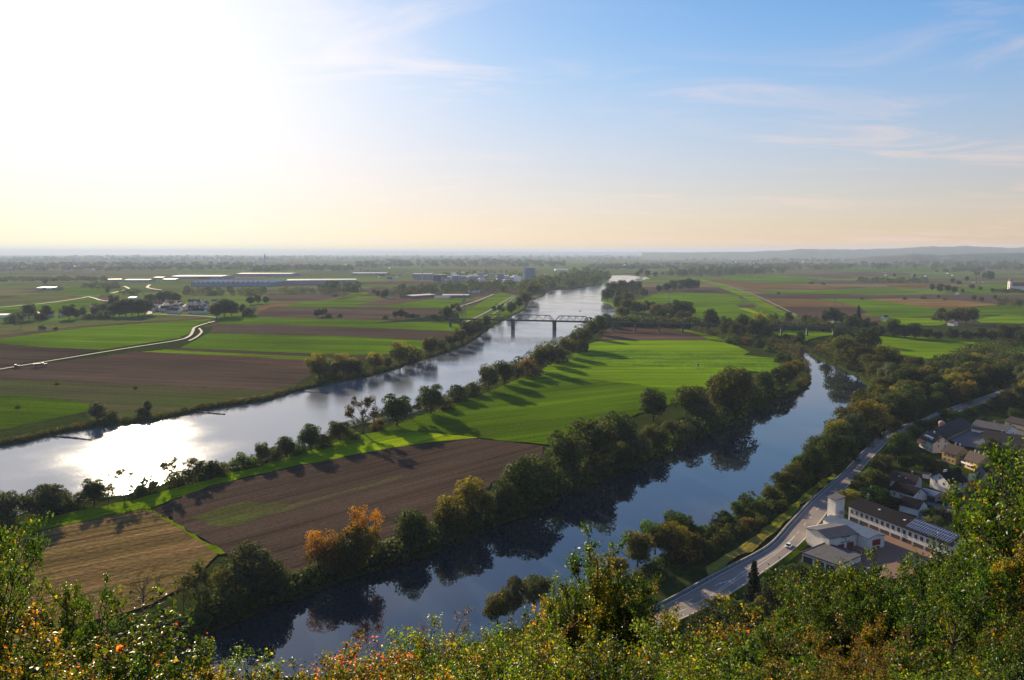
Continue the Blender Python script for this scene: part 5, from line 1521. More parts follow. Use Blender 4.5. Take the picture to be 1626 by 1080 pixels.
house('house', 'big white house with dark roof, gable to the left', 'house', (1507.6,767.6), (1536,764), 5.0, 10.5, 3.4, WHITE, R_SLATE,
      W4('front', (1.0, 3.1), (2.0, 5.0, 8.0), 1.1, 1.2) + W4('left', (3.2,), (3.0, 7.0)) + [('left', 5.2, 5.8, .9, .9)], chim=[(3, 5.6), (4.2, 5.8)])
house('house', 'small white gabled house half hidden by the leafy tree', 'house', (1537,754), (1556,758), 4.2, 8.0, 3.0, WHITE, R_GREY, [('front', 2, 1.2, 1.0, 1.2), ('front', 5, 1.2, 1.0, 1.2)], axis='v')
house('shed', 'little white garden shed behind the grey-roofed house', 'shed', (1465,752), (1475,754), 2.2, 3.0, .5, WHITE, R_GREY, [('right', 1.5, .8, .7, .8)], over=.2)
sh, rsh, Lsh = house('barn', 'very long dark-roofed barn along the courtyard', 'barn', (1504,694), (1544,676), 3.0, 13.0, 3.8, WOODW, R_DARK, [('front', 4 + k * 5, 1.0, 1.2, .9) for k in range(8)] + [('left', 3, .8, 1.2, 1.4), ('left', 8, .8, 1.2, 1.4)])
h2_, rr2, Lr2 = house('workshop', 'white workshop with grey roof at the courtyard end', 'workshop', (1543,676), (1590,684), 4.8, 14.0, 2.6, WHITE, R_GREY,
      [('front', 6 + k * 2.2, 1.0, 1.2, 1.2) for k in range(4)] + [('right', 3 + k * 2.5, 1.4, 1.3, 1.6) for k in range(4)], Lx=19.0, chim=[(9.5, 7.5)])
bd = MB(); bd.box(.3, 18.7, -.09, -.02, 2.7, 4.7); bd.build('board_cladding', WOODW, h2_)
house('house', 'wide dark-roofed white house at the right picture edge', 'house', (1558,695), (1626,707), 4.0, 12.0, 3.6, WHITE, R_DARK, W4('front', (1.0,), (3, 8, 13, 18)) + [('left', 4, 1.0, 1.1, 1.2), ('left', 8, 1.0, 1.1, 1.2)], Lx=24, chim=[(8, 6.6)])
house('outbuilding', 'dark timber outbuilding beside the workshop', 'outbuilding', (1596,668), (1628,676), 3.5, 10.0, 2.4, WOODW, R_DARK, [('front', 4, .8, 2.0, 2.0)], Lx=14)
house('outbuilding', 'small white outbuilding with red roof at the edge', 'outbuilding', (1617,674), (1640,680), 2.8, 7.0, 1.8, WHITE, R_RED, [('front', 2.5, .8, 1.0, 1.2), ('front', 6, .8, 1.0, 1.2)], Lx=10)
house('house', 'white house with sunlit cream side behind the leaves', 'house', (1598,716), (1632,722), 4.0, 9.0, 3.0, CREAM, R_BROWN, W4('front', (.9,), (2, 5, 8)), Lx=11)
# silo
sp = P(1494, 690, GZ)
sl_t = empty('silo', (sp.x, sp.y, GZ)); tag(sl_t, 'round grey-capped silo, coloured orange as sunlit, before the long barn', 'silo')
k = MB(); k.tube([(0,0,0),(0,0,7.6)], 1.7, 20); k.build('silo_body', plain('silo_sunlit_orange', (.62, .20, .09), .6), sl_t, True)  # the low sun's orange is put into the body colour
k = MB(); k.tube([(0,0,7.6),(0,0,8.1),(0,0,8.5)], [1.75, 1.5, .3], 20); k.build('silo_cap', GREYW, sl_t, True)

# church with two onion-domed towers on the far right
cp_ = P(1601, 462, GZ)
ch = empty('church', (cp_.x, cp_.y, GZ), math.radians(-20)); ch.scale = (1.0, 1.0, 1.0)
tag(ch, 'twin-towered church with red roof far off on the right plain', 'church')
shell(ch, 6, 46, -9, 9, 15, 9, 'u', WHITE, R_RED, .6)
for y in (-8.5, 8.5):
    k = MB(); k.box(0, 6.5, y - 3.2, y + 3.2, 0, 28); o = k.build('tower', WHITE, ch)
    k = MB(); k.tube([(3.25,y,28),(3.25,y,29),(3.25,y,31),(3.25,y,33),(3.25,y,34.5),(3.25,y,36),(3.25,y,40)], [3.6,3.9,3.4,1.8,1.9,1.2,.1], 14); k.build('onion_dome', plain('copper_dome', (.10,.085,.08), .6), o, True)
    for z in (8, 16, 23):
        k = MB(); k.box(-.06, 0, y - .9, y + .9, z, z + 3.2); k.build('window', GLASS, o)

# far halls and works
HALLW = plain('hall_cladding', (0.20, 0.24, 0.30), 0.6, noise=.1, scale=.05)
HALLG = plain('pale_hall_cladding', (0.42, 0.42, 0.42), 0.6, noise=.1, scale=.05)
ROOFB = plain('bright_hall_roof', (0.27, 0.245, 0.21), 0.7, noise=.2, scale=.05, spec=.1)
def hall(x0, x1, y, h, depth, label, roof=ROOFB, wall=HALLW, saw=0, name='factory_hall', tilt=0.0, y1=None):
    a_, b_ = P(x0, y, GZ), P(x1, y if y1 is None else y1, GZ)
    L_ = (b_ - a_).length
    t = empty(name, (a_.x, a_.y, GZ), math.atan2(b_.y - a_.y, b_.x - a_.x))
    tag(t, label, 'hall')
    k = MB(); k.box(0, L_, 0, depth, -.5, h); k.build('wall', wall, t)
    r = MB()
    if saw:
        n_ = saw
        for i in range(n_):
            s0, s1_ = L_ * i / n_, L_ * (i + 1) / n_
            z0, z1, sm = h + .02, h + 5.0, s0 * .5 + s1_ * .5
            V_ = [(s0, 0, z0), (s1_, 0, z0), (sm, 0, z1), (s0, depth, z0), (s1_, depth, z0), (sm, depth, z1)]
            r.add(V_, [(0, 1, 2), (3, 5, 4), (0, 2, 5, 3)]); r.add(V_, [(1, 4, 5, 2)], 1)
    else:
        for s_, e in ((0, depth/2), (depth/2, depth)):
            z0, z1 = (h + .05, h + 1.8) if s_ == 0 else (h + 1.8, h + .05)
            V_ = [(-.6, s_, z0), (L_ + .6, s_, z0), (L_ + .6, e, z1), (-.6, e, z1)]
            r.add(V_ + [(p[0], p[1], p[2] + .3) for p in V_], [(3,2,1,0), (4,5,6,7), (0,1,5,4), (1,2,6,5), (2,3,7,6), (3,0,4,7)])
    r.build('roof', [roof, GREYW] if saw else roof, t)
    if x1 - x0 > 30 and h > 7:
        for i in range(3):
            g = MB(); g.box(L_ * (.2 + .3 * i) - 3, L_ * (.2 + .3 * i) + 3, -.12, 0, .2, 5); g.build('gate', GREYW, t)
    return t
hall(303, 430, 455, 12, 170, 'huge hall with white sawtooth roof on the left plain', ROOFB, HALLW, 16)
hall(455, 566, 452, 14, 130, 'broad blue-grey hall with flat pale roof', ROOFB, HALLW, y1=451)
hall(272, 352, 443, 11, 150, 'wide low hall beyond the sawtooth hall')
hall(375, 462, 439, 12, 150, 'long pale hall beyond and right of the sawtooth hall')
hall(172, 194, 447, 7, 50, 'small bright-roofed hall furthest left of three in line', y1=446.6)
hall(197, 236, 448, 8, 60, 'bright-roofed hall in the middle of three in line')
hall(243, 258, 443.5, 7, 60, 'small gold-lit hall right of the bright pair')
hall(258, 278, 445.5, 5, 60, 'low grey hall beside the gold-lit one', R_PALE)
hall(310, 334, 443, 6, 50, 'small hall with orange-lit roof beyond the sawtooth hall')
hall(558, 612, 437, 9, 150, 'flat hall beyond the broad blue-grey hall')
hall(655, 686, 443, 20, 120, 'tall pale-roofed works hall by the steaming chimney')
hall(688, 708, 446, 22, 60, 'dark box-shaped works hall right of the chimney', R_DARK, plain('dark_cladding', (.06, .065, .08), .7))
hall(718, 728, 446, 20, 40, 'narrow grey works block beside the dark hall', R_PALE, HALLW)
hall(730, 770, 444, 13, 70, 'low stepped works hall in the factory yard', R_GREY, HALLW)
hall(790, 800, 446, 26, 30, 'grey process tower block in the factory yard', R_GREY, HALLW)
hall(780, 795, 450, 6, 40, 'low red-roofed shed at the factory edge', R_RED, HALLG)  # the red is the roof's tile colour
hall(798, 816, 449, 9, 60, 'white factory building before the silos', R_PALE, WHITE)
hall(696, 700, 439.8, 9, 60, 'slim pale hall behind the factory', R_PALE)
hall(655, 692, 474, 5.5, 45, 'long open farm barn on the plain', R_PALE, WOODW, name='farm_barn', y1=471.5)
hall(702, 744, 473, 6, 45, 'big pale-roofed farm barn by the field', R_PALE, WOODW, name='farm_barn')
hall(690, 714, 474.2, 4.5, 20, 'small white farm shed in front of the barns', R_GREY, WHITE, name='farm_shed')
hall(743, 762, 465, 5, 30, 'farm shed with blue roof at the wood edge', R_BLUE, WHITE, name='farm_shed')
hall(882, 902, 430, 8, 120, 'white hall beyond the riverside wood', R_PALE, WHITE)
hall(203, 214, 476.5, 5, 26, 'bright white farm roof above the village trees', R_PALE, WHITE, name='farm_shed')
hall(-12, 10, 505.5, 5, 24, 'white-roofed shed at the left picture edge', R_PALE, WHITE, name='farm_shed')
hall(24, 38, 504.8, 4, 18, 'low white shed near the left picture edge', R_PALE, WHITE, name='farm_shed')
hall(58, 82, 461, 7, 60, 'grey-blue farm hall on the far left plain', R_BLUE, HALLW, name='farm_barn')
hall(700, 730, 404.5, 40, 100, 'long building on the horizon', HALLW, HALLW)
hall(758, 784, 411.5, 22, 60, 'blocky works building far beyond the factory', HALLW, HALLW)
# the crowd of works buildings between the chimney and the elevator
wr = random.Random(21)
wx = 700.0
for i in range(15):
    w_px = wr.uniform(4, 10)
    tone = wr.choice(['white', 'grey', 'blue-grey', 'dark'])
    hall(wx, wx + w_px, wr.uniform(441, 449), wr.uniform(8, 26), wr.uniform(25, 60), '%s works building, %s from left between chimney and grain elevator' % (tone, nth(i)), {'white': ROOFB, 'grey': R_PALE, 'blue-grey': R_PALE, 'dark': R_DARK}[tone],
         {'white': WHITE, 'grey': HALLG, 'blue-grey': HALLW, 'dark': GREYW}[tone], name='works_building')
    wx += w_px + wr.uniform(-1, 3)
# silos and tower
def cyl_thing(name, label, cat, px, y, r, h, m, cap=None, part='body'):
    p = P(px, y, GZ)
    t = empty(name, (p.x, p.y, GZ)); tag(t, label, cat)
    k = MB(); k.tube([(0,0,-.5),(0,0,h)], r, 14); k.build(part, m, t, False)
    k = MB(); k.tube([(0,0,h),(0,0,h+r*.35)], [r*1.05, r*.2], 14); k.build('cap', cap or m, t)
    return t
p = P(832, 446, GZ); t = empty('grain_elevator', (p.x, p.y, GZ)); tag(t, 'tall pale grain elevator tower above the river wood', 'elevator')
k = MB(); k.box(-4, 5, 0, 14, 0, 62); k.build('stair_tower', HALLG, t)
k = MB(); k.box(5.02, 44, 1, 15, 0, 50); k.build('silo_block', HALLW, t)
for i, px in enumerate((818, 823, 826.5)):
    cyl_thing('storage_tank', ['wide white storage tank left of the grain elevator', 'second white tank left of the grain elevator', 'small tank touching the grain elevator'][i], 'tank', px, 447, [7, 4, 3][i], [22, 20, 18][i], WHITEP)
for i, px in enumerate((851.5, 858.5, 865.5)):
    cyl_thing('storage_tank', 'bright-topped tank, %s of the three right of the grain elevator' % NTH[i], 'tank', px, 446, 3.4, 24, HALLG, WHITEP)
for i, (px, y, h, r_c, lab) in enumerate([(671,446,34,1.4,'slim factory chimney giving off white steam'),(421,425,95,4,'tall thin chimney on the hazy horizon'),(775,443,36,1.6,'dark factory stack left of the process tower'),(801,442,40,1.8,'pale factory stack behind the white building'),
        (795.5,444,32,1.8,'dark stack beside the grey process tower'),(398,424,40,3,'short stack on the left horizon, left of the tall chimney'),(406,424,44,3,'stack on the left horizon next to the tall chimney'),(690,441,24,1.2,'short dark stack behind the works hall')]):
    cyl_thing('chimney_stack', lab, 'chimney', px, y, r_c, h, HALLG if 'pale' in lab or 'steam' in lab else GREYW, part='shaft')
# steam
p = P(671, 446, GZ)
r5 = np.random.default_rng(77)
sv, sf, nv = [], [], 0
mst = bpy.data.materials.new('steam'); mst.use_nodes = True
b_ = mst.node_tree.nodes['Principled BSDF']; b_.inputs['Base Color'].default_value = (.85, .83, .80, 1); b_.inputs['Roughness'].default_value = 1; b_.inputs['Subsurface Weight'].default_value = .6
b_.inputs['Subsurface Radius'].default_value = (4, 4, 4); b_.inputs['Alpha'].default_value = .8
pl_ = MB()
for i in range(26):
    f = i / 25
    c = Vector((p.x - 5 * math.sin(f * 2.2) + r5.normal(0, .7), p.y, GZ + 36 + 32 * f))
    R = 1.2 + 3.4 * f * (1 - .35 * f) + r5.uniform(0, .5)
    vs = []
    for a in range(7):
        th_ = math.pi * a / 6
        for b2 in range(10):
            ph = 2 * math.pi * b2 / 10
            q_ = 1 + r5.normal(0, .12)
            vs.append(c + Vector((math.sin(th_) * math.cos(ph), math.sin(th_) * math.sin(ph), math.cos(th_))) * R * q_)
    pl_.add(vs, [(a*10+b2, a*10+(b2+1)%10, (a+1)*10+(b2+1)%10, (a+1)*10+b2) for a in range(6) for b2 in range(10)])
tag(pl_.build('steam', mst, None, True), 'white steam plume rising from the slim factory chimney', 'steam', kind='stuff')

# pylons
M_LAT = plain('galvanised_steel', (.22, .23, .24), .55, metal=.4)
def pylon(px, y, ytop, label, arms=2):
    p = P(px, y, GZ); H = height_at(p, ytop) - GZ
    t = empty('power_pylon', (p.x, p.y, GZ), .3); tag(t, label, 'pylon', 'pylons on the plain')
    m = MB(); w = H * .08
    for sx in (-1, 1):
        for sy in (-1, 1):
            m.tube([(sx*w, sy*w, -.3), (sx*w*.2, sy*w*.2, H*.75), (0, 0, H)], [H*.006, H*.005, H*.003], 4)
    for k in range(7):
        z0, z1 = H * k * .1, H * (k+1) * .1
        a0, a1 = w * (1 - z0/H*1.05), w * (1 - z1/H*1.05)
        for s_ in (-1, 1):
            m.tube([(-a0, s_*a0, z0), (a1, s_*a1, z1)], H*.0028, 3); m.tube([(s_*a0, a0, z0), (s_*a1, -a1, z1)], H*.0028, 3)
    m.build('mast', M_LAT, t)
    for k in range(arms):
        z = H * (.78 + .12 * k); c = MB(); L_ = H * (.20 - .05 * k)
        c.tube([(-L_, 0, z), (0, 0, z + H*.03), (L_, 0, z)], H*.004, 4); c.tube([(-L_, 0, z), (L_, 0, z)], H*.004, 4); c.build('cross_arm', M_LAT, t)
pylon(737, 505, 462, 'lattice power pylon on the dike left of the bridge')
pylon(1062.5, 484, 464, 'faint pylon behind the belt of trees across the river')
pylon(1326, 490, 471, 'pylon standing in the ploughed field beyond the railway')
pylon(16, 436, 416, 'hazy pylon on the far left plain')
pylon(66, 432, 415, 'pylon beside the far town')

# small houses: one built, the rest copies
def small_house(wall, roof):
    m = MB()
    m.box(0, 11, 0, 8, -.5, 4.6, 0)
    m.add([(0,0,4.6),(11,0,4.6),(11,8,4.6),(0,8,4.6),(0,4,7.8),(11,4,7.8)], [(1,2,5),(3,0,4)], 0)
    m.add([(-.5,-.5,4.3),(11.5,-.5,4.3),(11.5,4,7.95),(-.5,4,7.95),(11.5,8.5,4.3),(-.5,8.5,4.3)], [(0,1,2,3),(3,2,4,5)], 1)
    for x in (2, 5.5, 9): m.box(x - .55, x + .55, -.05, 0, 1.2, 2.6, 2)
    for y in (2.4, 5.6): m.box(-.05, 0, y - .5, y + .5, 1.2, 2.6, 2); m.box(11, 11.05, y - .5, y + .5, 1.2, 2.6, 2)
    m.box(3.6, 4.2, 4.2, 4.8, 6.5, 8.8, 0)
    me = m.mesh('small_house')
    for q in (wall, roof, GLASS): me.materials.append(q)
    me.polygons.foreach_set('material_index', np.array(m.m, np.int32))
    return me
SH = [('white house with red roof', small_house(WHITE, R_RED)), ('white house with brown roof', small_house(WHITE, R_BROWN)), ('cream house with grey roof', small_house(CREAM, R_GREY)), ('pale house with bright roof', small_house(WHITE, ROOFB))]
hr = random.Random(5)
def hamlet(spots, where, group, scale=1.0, kinds=(0, 1, 2)):
    done = []
    for x, y in spots:
        p = P(x, y, GZ)
        k = hr.choice(kinds)
        o = link('house', SH[k][1])
        o.location = (p.x, p.y, GZ); o.rotation_euler = (0, 0, hr.choice([0, 1.57, .4, 2.0, -.3]) + hr.uniform(-.2, .2))
        s = scale * hr.uniform(.85, 1.25); o.scale = (s, s, s)
        done.append((x, o, k))
    done.sort(key=lambda a: a[0]); c = {}
    for x, o, k in done:
        i = c.get(k, 0); c[k] = i + 1
        tag(o, '%s %s, %s from left' % (SH[k][0], where, nth(i)), 'house', group)
sp2 = []
while len(sp2) < 46:
    x, y = hr.uniform(236, 338), hr.uniform(482, 499)
    if all(abs(x - a) > 4 or abs(y - b) > 1.8 for a, b in sp2) and y < 486 + (x - 236) * .14 + 8: sp2.append((x, y))
hamlet(sp2, 'in the village by the farm road', 'village houses by the farm road', 1.15)
hamlet([(55,505),(64,504),(71,503.5),(79,503.5),(94,502),(100,503),(144,489),(150,488.5),(168,488),(176,487.5),(127,500),(118,503)], 'among garden trees on the left', 'houses among the left trees', 1.1)
hamlet([(hr.uniform(1395,1520), hr.uniform(433,446)) for _ in range(7)] + [(1549,449),(1560,449),(1524,468.5),(1311,507),(1316,506),(1324,514.5),(1521,517.5),(1405,508)], 'scattered over the right plain', 'buildings scattered over the right plain', .9, (3, 1))
hamlet([(hr.uniform(180,430), 402 + 6 + abs(hr.gauss(0, 1)) * 7 + 4) for _ in range(64)] + [(hr.uniform(-40,180), 416 + hr.uniform(0, 16)) for _ in range(22)], 'in the hazy town', 'houses of the hazy far town', 2.6, (3, 3, 1, 2))
hamlet([(hr.uniform(430,660), 413 + hr.uniform(0, 22)) for _ in range(26)] + [(hr.uniform(600,830), 441 + hr.uniform(0, 8)) for _ in range(16)], 'round the distant works', 'houses round the distant works', 1.6, (3, 3, 1, 2))
hamlet([(hr.uniform(900,1300), 412 + hr.uniform(0, 14)) for _ in range(30)], 'beyond the river bend', 'houses beyond the river bend', 2.0, (3, 1, 2))

# ---------------------------------------------------------------- vehicles and small things
def loft(m, secs, mi=0):
    n_ = len(secs[0]); base = []
    vs = [v for s in secs for v in s]
    fs = [(i*n_+j, (i+1)*n_+j, (i+1)*n_+(j+1)%n_, i*n_+(j+1)%n_) for i in range(len(secs)-1) for j in range(n_)]
    fs += [tuple(range(n_))[::-1], tuple((len(secs)-1)*n_+j for j in range(n_))]
    m.add(vs, fs, mi)
def car(loc, rz, paint, label):
    t = empty('car', loc, rz); tag(t, label, 'car')
    m = MB()
    def sec(x, w, z0, z1, t_=.12):
        return [(x,-w,z0),(x,w,z0),(x,w*1.03,(z0+z1)/2),(x,w-t_,z1),(x,-w+t_,z1),(x,-w*1.03,(z0+z1)/2)]
    loft(m, [sec(-2.1,.72,.35,.75), sec(-1.95,.84,.25,.92), sec(-.9,.88,.22,.96), sec(.9,.88,.22,.96), sec(1.8,.84,.25,.82), sec(2.1,.70,.32,.66)])
    m.build('body', paint, t, True)
    m = MB()
    loft(m, [sec(-1.85,.70,.9,.95), sec(-1.25,.74,.9,1.42), sec(.15,.74,.9,1.46), sec(.95,.72,.9,.98)])
    m.build('windows', GLASS, t)
    m = MB(); m.box(-1.2, .2, -.60, .60, 1.44, 1.50); m.build('roof', paint, t)
    for x in (-1.3, 1.35):
        for y in (-.80, .80):
            k = MB(); k.tube([(x, y-.1, .32), (x, y+.1, .32)], .32, 14); w = k.build('wheel', BROWNF, t)
            k = MB(); k.tube([(x, y-.11, .32), (x, y+.11, .32)], .17, 10); k.build('rim', GREYW, w)
    for y in (-.55, .55):
        k = MB(); k.box(2.0, 2.1, y-.16, y+.16, .58, .72); k.build('headlight', WHITEP, t)
        k = MB(); k.box(-2.1, -2.02, y-.16, y+.16, .65, .80); k.build('tail_light', REDD, t)
def road_angle(s): d = along(.5, s)[1]; return math.atan2(d.y, d.x)
def s_of(px, py):
    q = P(px, py, ZR).xy
    return min(range(0, 560), key=lambda s: (along(.5, s)[0] - q).length)
s_ = s_of(1245, 868); c_ = along(.70, s_)[0]
car((c_.x, c_.y, ZR + .01), road_angle(s_), WHITEP, 'white car driving along the curving road')
s_ = s_of(1365, 732); c_ = along(.30, s_)[0]
car((c_.x, c_.y, ZR + .01), road_angle(s_) + math.pi, plain('dark_car_paint', (.03, .03, .035), .35), 'dark car further up the curving road')
p = P(1536, 816, ZL); car((p.x, p.y, ZL + .01), .6, plain('silver_paint', (.35, .36, .38), .35, metal=.5), 'silver car on the side street behind the leaves')
# tractors with trailers on the ploughed field
def tractor(px, y, label, body, trailer):
    p = P(px, y, GZ + 1.0); q = P(px - 30, y + 4.5, GZ)
    t = empty('tractor', (p.x, p.y, GZ + .9), math.atan2(p.y - q.y, p.x - q.x)); tag(t, label, 'tractor')
    k = MB(); k.box(-.6, 2.6, -.6, .6, .9, 1.9); k.box(1.0, 2.7, -.5, .5, 1.9, 2.05); k.build('hood', body, t)
    k = MB(); k.box(-1.8, -.2, -.8, .8, 1.2, 2.9); k.build('cab', GLASS, t)
    k = MB(); k.box(-1.9, -.1, -.9, .9, 2.9, 3.05); k.build('cab_roof', WHITEP, t)
    for x, r_c in ((-1.2, .95), (2.0, .65)):
        for yy in (-1.0, 1.0):
            k = MB(); k.tube([(x, yy-.25, r_c), (x, yy+.25, r_c)], r_c, 14); k.build('wheel', BROWNF, t)
    if trailer:
        v = empty('trailer', (p.x, p.y, GZ + .9), t.rotation_euler.z); tag(v, 'red-brown farm trailer behind the right tractor', 'trailer')
        k = MB(); loft(k, [[(-9.5,-1.1,1.1),(-9.5,1.1,1.1),(-9.5,1.35,2.7),(-9.5,-1.35,2.7)], [(-2.8,-1.1,1.1),(-2.8,1.1,1.1),(-2.8,1.35,2.7),(-2.8,-1.35,2.7)]]); k.build('load_box', plain('rusty_red', (.20, .05, .03), .7), v)
        k = MB(); k.tube([(-2.8, 0, 1.0), (-1.6, 0, .8)], .1, 6); k.build('drawbar', BROWNF, v)
        for x in (-7.6, -6.2):
            for yy in (-1.0, 1.0):
                k = MB(); k.tube([(x, yy-.2, .6), (x, yy+.2, .6)], .6, 12); k.build('wheel', BROWNF, v)
tractor(70, 580.5, 'tractor with white cab roof pulling a red-brown trailer', plain('tractor_green', (.05, .16, .06), .5), True)
tractor(27, 583.5, 'dark tractor at the edge of the ploughed field', plain('tractor_dark', (.04, .05, .06), .5), False)
p = P(332, 514.5, GZ); car((p.x, p.y, GZ + 1.1), .4, plain('grey_paint', (.25, .25, .26), .4), 'grey car parked where the farm road bends')
# buoy, boat, hunting stand, sign
p = P(757, 554, 0); t = empty('buoy', (p.x, p.y, 0)); tag(t, 'dark navigation buoy floating before the bridge', 'buoy')
k = MB(); k.tube([(0,0,-.3),(0,0,.5)], 1.0, 14); k.build('float', GREYW, t)
k = MB(); k.tube([(0,0,.5),(0,0,3.6),(0,0,4.2)], [.55,.3,.05], 8); k.build('topmark', BROWNF, t)
p = P(921, 494, 0); t = empty('rowing_boat', (p.x, p.y, 0), .3); tag(t, 'tiny dark boat on the river behind the bridge', 'boat')
k = MB(); loft(k, [[(-2.6,-.5,.05),(-2.6,.5,.05),(-2.6,.6,.6),(-2.6,-.6,.6)], [(0,-.8,-.1),(0,.8,-.1),(0,.95,.6),(0,-.95,.6)], [(2.8,-.05,.1),(2.8,.05,.1),(2.8,.1,.75),(2.8,-.1,.75)]]); k.build('hull', BROWNF, t)
k = MB(); k.box(-.9, -.6, -.8, .8, .6, .68); k.build('bench', GREYW, t)
p = P(1108, 588, GZ); t = empty('hunting_stand', (p.x, p.y, GZ + .9)); tag(t, 'wooden raised hunting stand alone in the green meadow', 'hunting stand')
k = MB()
for sx in (-1, 1):
    for sy in (-1, 1): k.tube([(sx*1.3, sy*1.3, -.9), (sx*.8, sy*.8, 3.2)], .09, 5)
    k.tube([(sx*1.3, -1.3, 0), (-sx*.9, -.9, 2.8)], .06, 4)
k.build('legs', WOODW, t)
k = MB(); k.box(-.9, .9, -.9, .9, 3.2, 5.0); k.build('cabin', WOODW, t)
k = MB(); k.box(-1.1, 1.1, -1.1, 1.1, 5.0, 5.15); k.build('roof', BROWNF, t)
k = MB(); k.box(-.7, .7, -.93, -.9, 4.0, 4.6); k.build('window', GLASS, t)
q = along(1.0, s_of(1222, 897))[0]; t = empty('road_sign', (q.x + .6, q.y - .3, ZR - .3), -.9); tag(t, 'small round road sign by the near road edge', 'sign')
k = MB(); k.tube([(0,0,-.5),(0,0,2.6)], .05, 6); k.build('post', GREYW, t)
k = MB(); k.tube([(0,-.05,2.3),(0,-.08,2.3)], .38, 16); k.build('disc', WHITEP, t)
k = MB(); k.tube([(0,-.082,2.3),(0,-.088,2.3)], .20, 12); k.build('emblem', REDD, t)
# ---------------------------------------------------------------- gardens, road edge and slope
row('among the houses by the road', 'trees among the houses by the road', [
 (1426,736,52,'round',1.0),(1404,758,36,'broad'),(1392,764,34,'round'),(1378,780,38,'broad'),(1366,790,34,'olive'),(1344,812,36,'golden',1.1),(1356,806,28,'fresh'),(1398,785,34,'round'),(1384,796,30,'bush'),(1440,748,26,'round'),(1452,742,22,'olive'),
 (1468,742,22,'round'),(1480,746,20,'bush'),(1494,752,20,'broad'),(1506,754,16,'bush'),(1520,756,16,'round'),(1572,728,34,'round',1.3),(1590,726,22,'bush'),(1462,690,26,'round'),(1474,686,22,'round'),(1450,700,26,'broad'),(1488,674,16,'bush'),(1498,668,18,'round'),(1510,664,16,'bush'),
 (1474,820,16,'bush'),(1490,818,14,'bush'),(1504,800,18,'bush'),(1540,800,26,'fresh'),(1552,792,30,'broad'),(1566,800,36,'round'),(1420,806,18,'bush'),(1532,776,14,'bush'),(1580,790,40,'round'),(1600,780,40,'broad'),(1560,760,26,'round'),(1590,750,26,'olive'),(1520,830,24,'olive'),(1545,835,30,'fresh'),(1480,838,20,'bush'),
 (1570,655,22,'round'),(1585,652,26,'broad'),(1600,648,30,'round'),(1618,644,36,'olive'),(1632,640,36,'golden'),(1540,658,12,'bush'),(1560,672,10,'bush'),(1584,676,10,'bush'),(1610,664,16,'bush')], GZ + .4)
row('at the near edge of the road', 'plants at the near edge of the road', [
 (1195,968,78,'conifer',1.25),(1222,962,60,'conifer',1.1),(1140,985,34,'bush'),(1165,990,40,'fresh'),(1120,1000,28,'bush'),(1240,945,30,'bush'),(1258,928,30,'bush'),(1210,985,40,'olive'),(1270,935,40,'round'),(1240,975,50,'olive'),(1180,1010,50,'bush'),(1290,920,24,'bush')], GZ + .4)

def slope_pt(px, top_py, r):
    """ground point on the slope at distance r along the column px, and the height a plant needs to top out at top_py"""
    d = ray(px, 600); k = r / math.hypot(d.x, d.y)
    x, y = d.x * k, d.y * k
    z = float(hill_z(x, y))
    return Vector((x, y, z)), height_at(Vector((x, y, z)), top_py) - z
srt = []
for px, py, r, key, w in [(60,1062,120,'round',1),(140,1075,135,'broad',1),(260,1082,150,'bush',1.5),(420,1078,140,'fresh',1),(520,1072,120,'round',1),(610,1060,110,'broad',1),(700,1040,120,'olive',1),(760,1030,130,'round',1),(830,1012,140,'broad',1),(900,1010,120,'round',1),
        (960,1030,100,'olive',1),(1030,1042,120,'fresh',1),(1100,1022,110,'round',1),(1170,1010,120,'broad',1),(1240,996,110,'round',1),(1310,962,120,'olive',1),(1380,942,120,'round',1),(1450,932,130,'broad',1),(1520,912,130,'round',1),(1590,882,130,'broad',1),(1650,860,130,'round',1),
        (1290,1040,60,'round',1),(1400,1010,60,'broad',1),(1500,980,60,'olive',1),(1600,940,60,'round',1),(200,1090,70,'olive',1),(-20,1010,80,'broad',1),(40,1030,70,'round',1),(900,1060,60,'fresh',1),(1080,1075,60,'olive',1)]:
    p, h = slope_pt(px, py, r)
    if h < 2: continue
    t = plant_at((p.x, p.y, p.z - .3), h, key, None, w * min(1.4, 9 / h + .4))
    srt.append((px, t, key))
srt.sort(key=lambda a: a[0]); cnt = {}
for px, t, key in srt:
    i = cnt.get(key, 0); cnt[key] = i + 1
    tag(t, '%s on the wooded slope, %s such from the left' % (KIND[key][2], nth(i)), KIND[key][1], 'trees on the wooded slope')

# ---------------------------------------------------------------- leafy shrubs and young trees in front of the viewpoint
LEAFPAL = {
 'green':  ([(0.025,0.052,0.007),(0.039,0.073,0.008),(0.070,0.104,0.010),(0.182,0.150,0.011),(0.420,0.078,0.018)], [.46,.33,.17,.035,.005]),
 'bright': ([(0.042,0.091,0.007),(0.070,0.130,0.008),(0.126,0.169,0.010),(0.252,0.215,0.013),(0.420,0.130,0.022)], [.36,.34,.21,.085,.005]),
 'yellow': ([(0.050,0.073,0.007),(0.105,0.107,0.008),(0.238,0.169,0.010),(0.392,0.169,0.010),(0.392,0.078,0.015)], [.42,.29,.18,.10,.01]),
 'red':    ([(0.048,0.065,0.007),(0.091,0.088,0.008),(0.462,0.111,0.029),(0.560,0.182,0.040),(0.392,0.047,0.020)], [.46,.24,.14,.10,.06]),
 'rust':   ([(0.048,0.057,0.008),(0.091,0.073,0.010),(0.196,0.086,0.011),(0.077,0.086,0.009),(0.308,0.143,0.015)], [.38,.26,.14,.18,.04]),
}
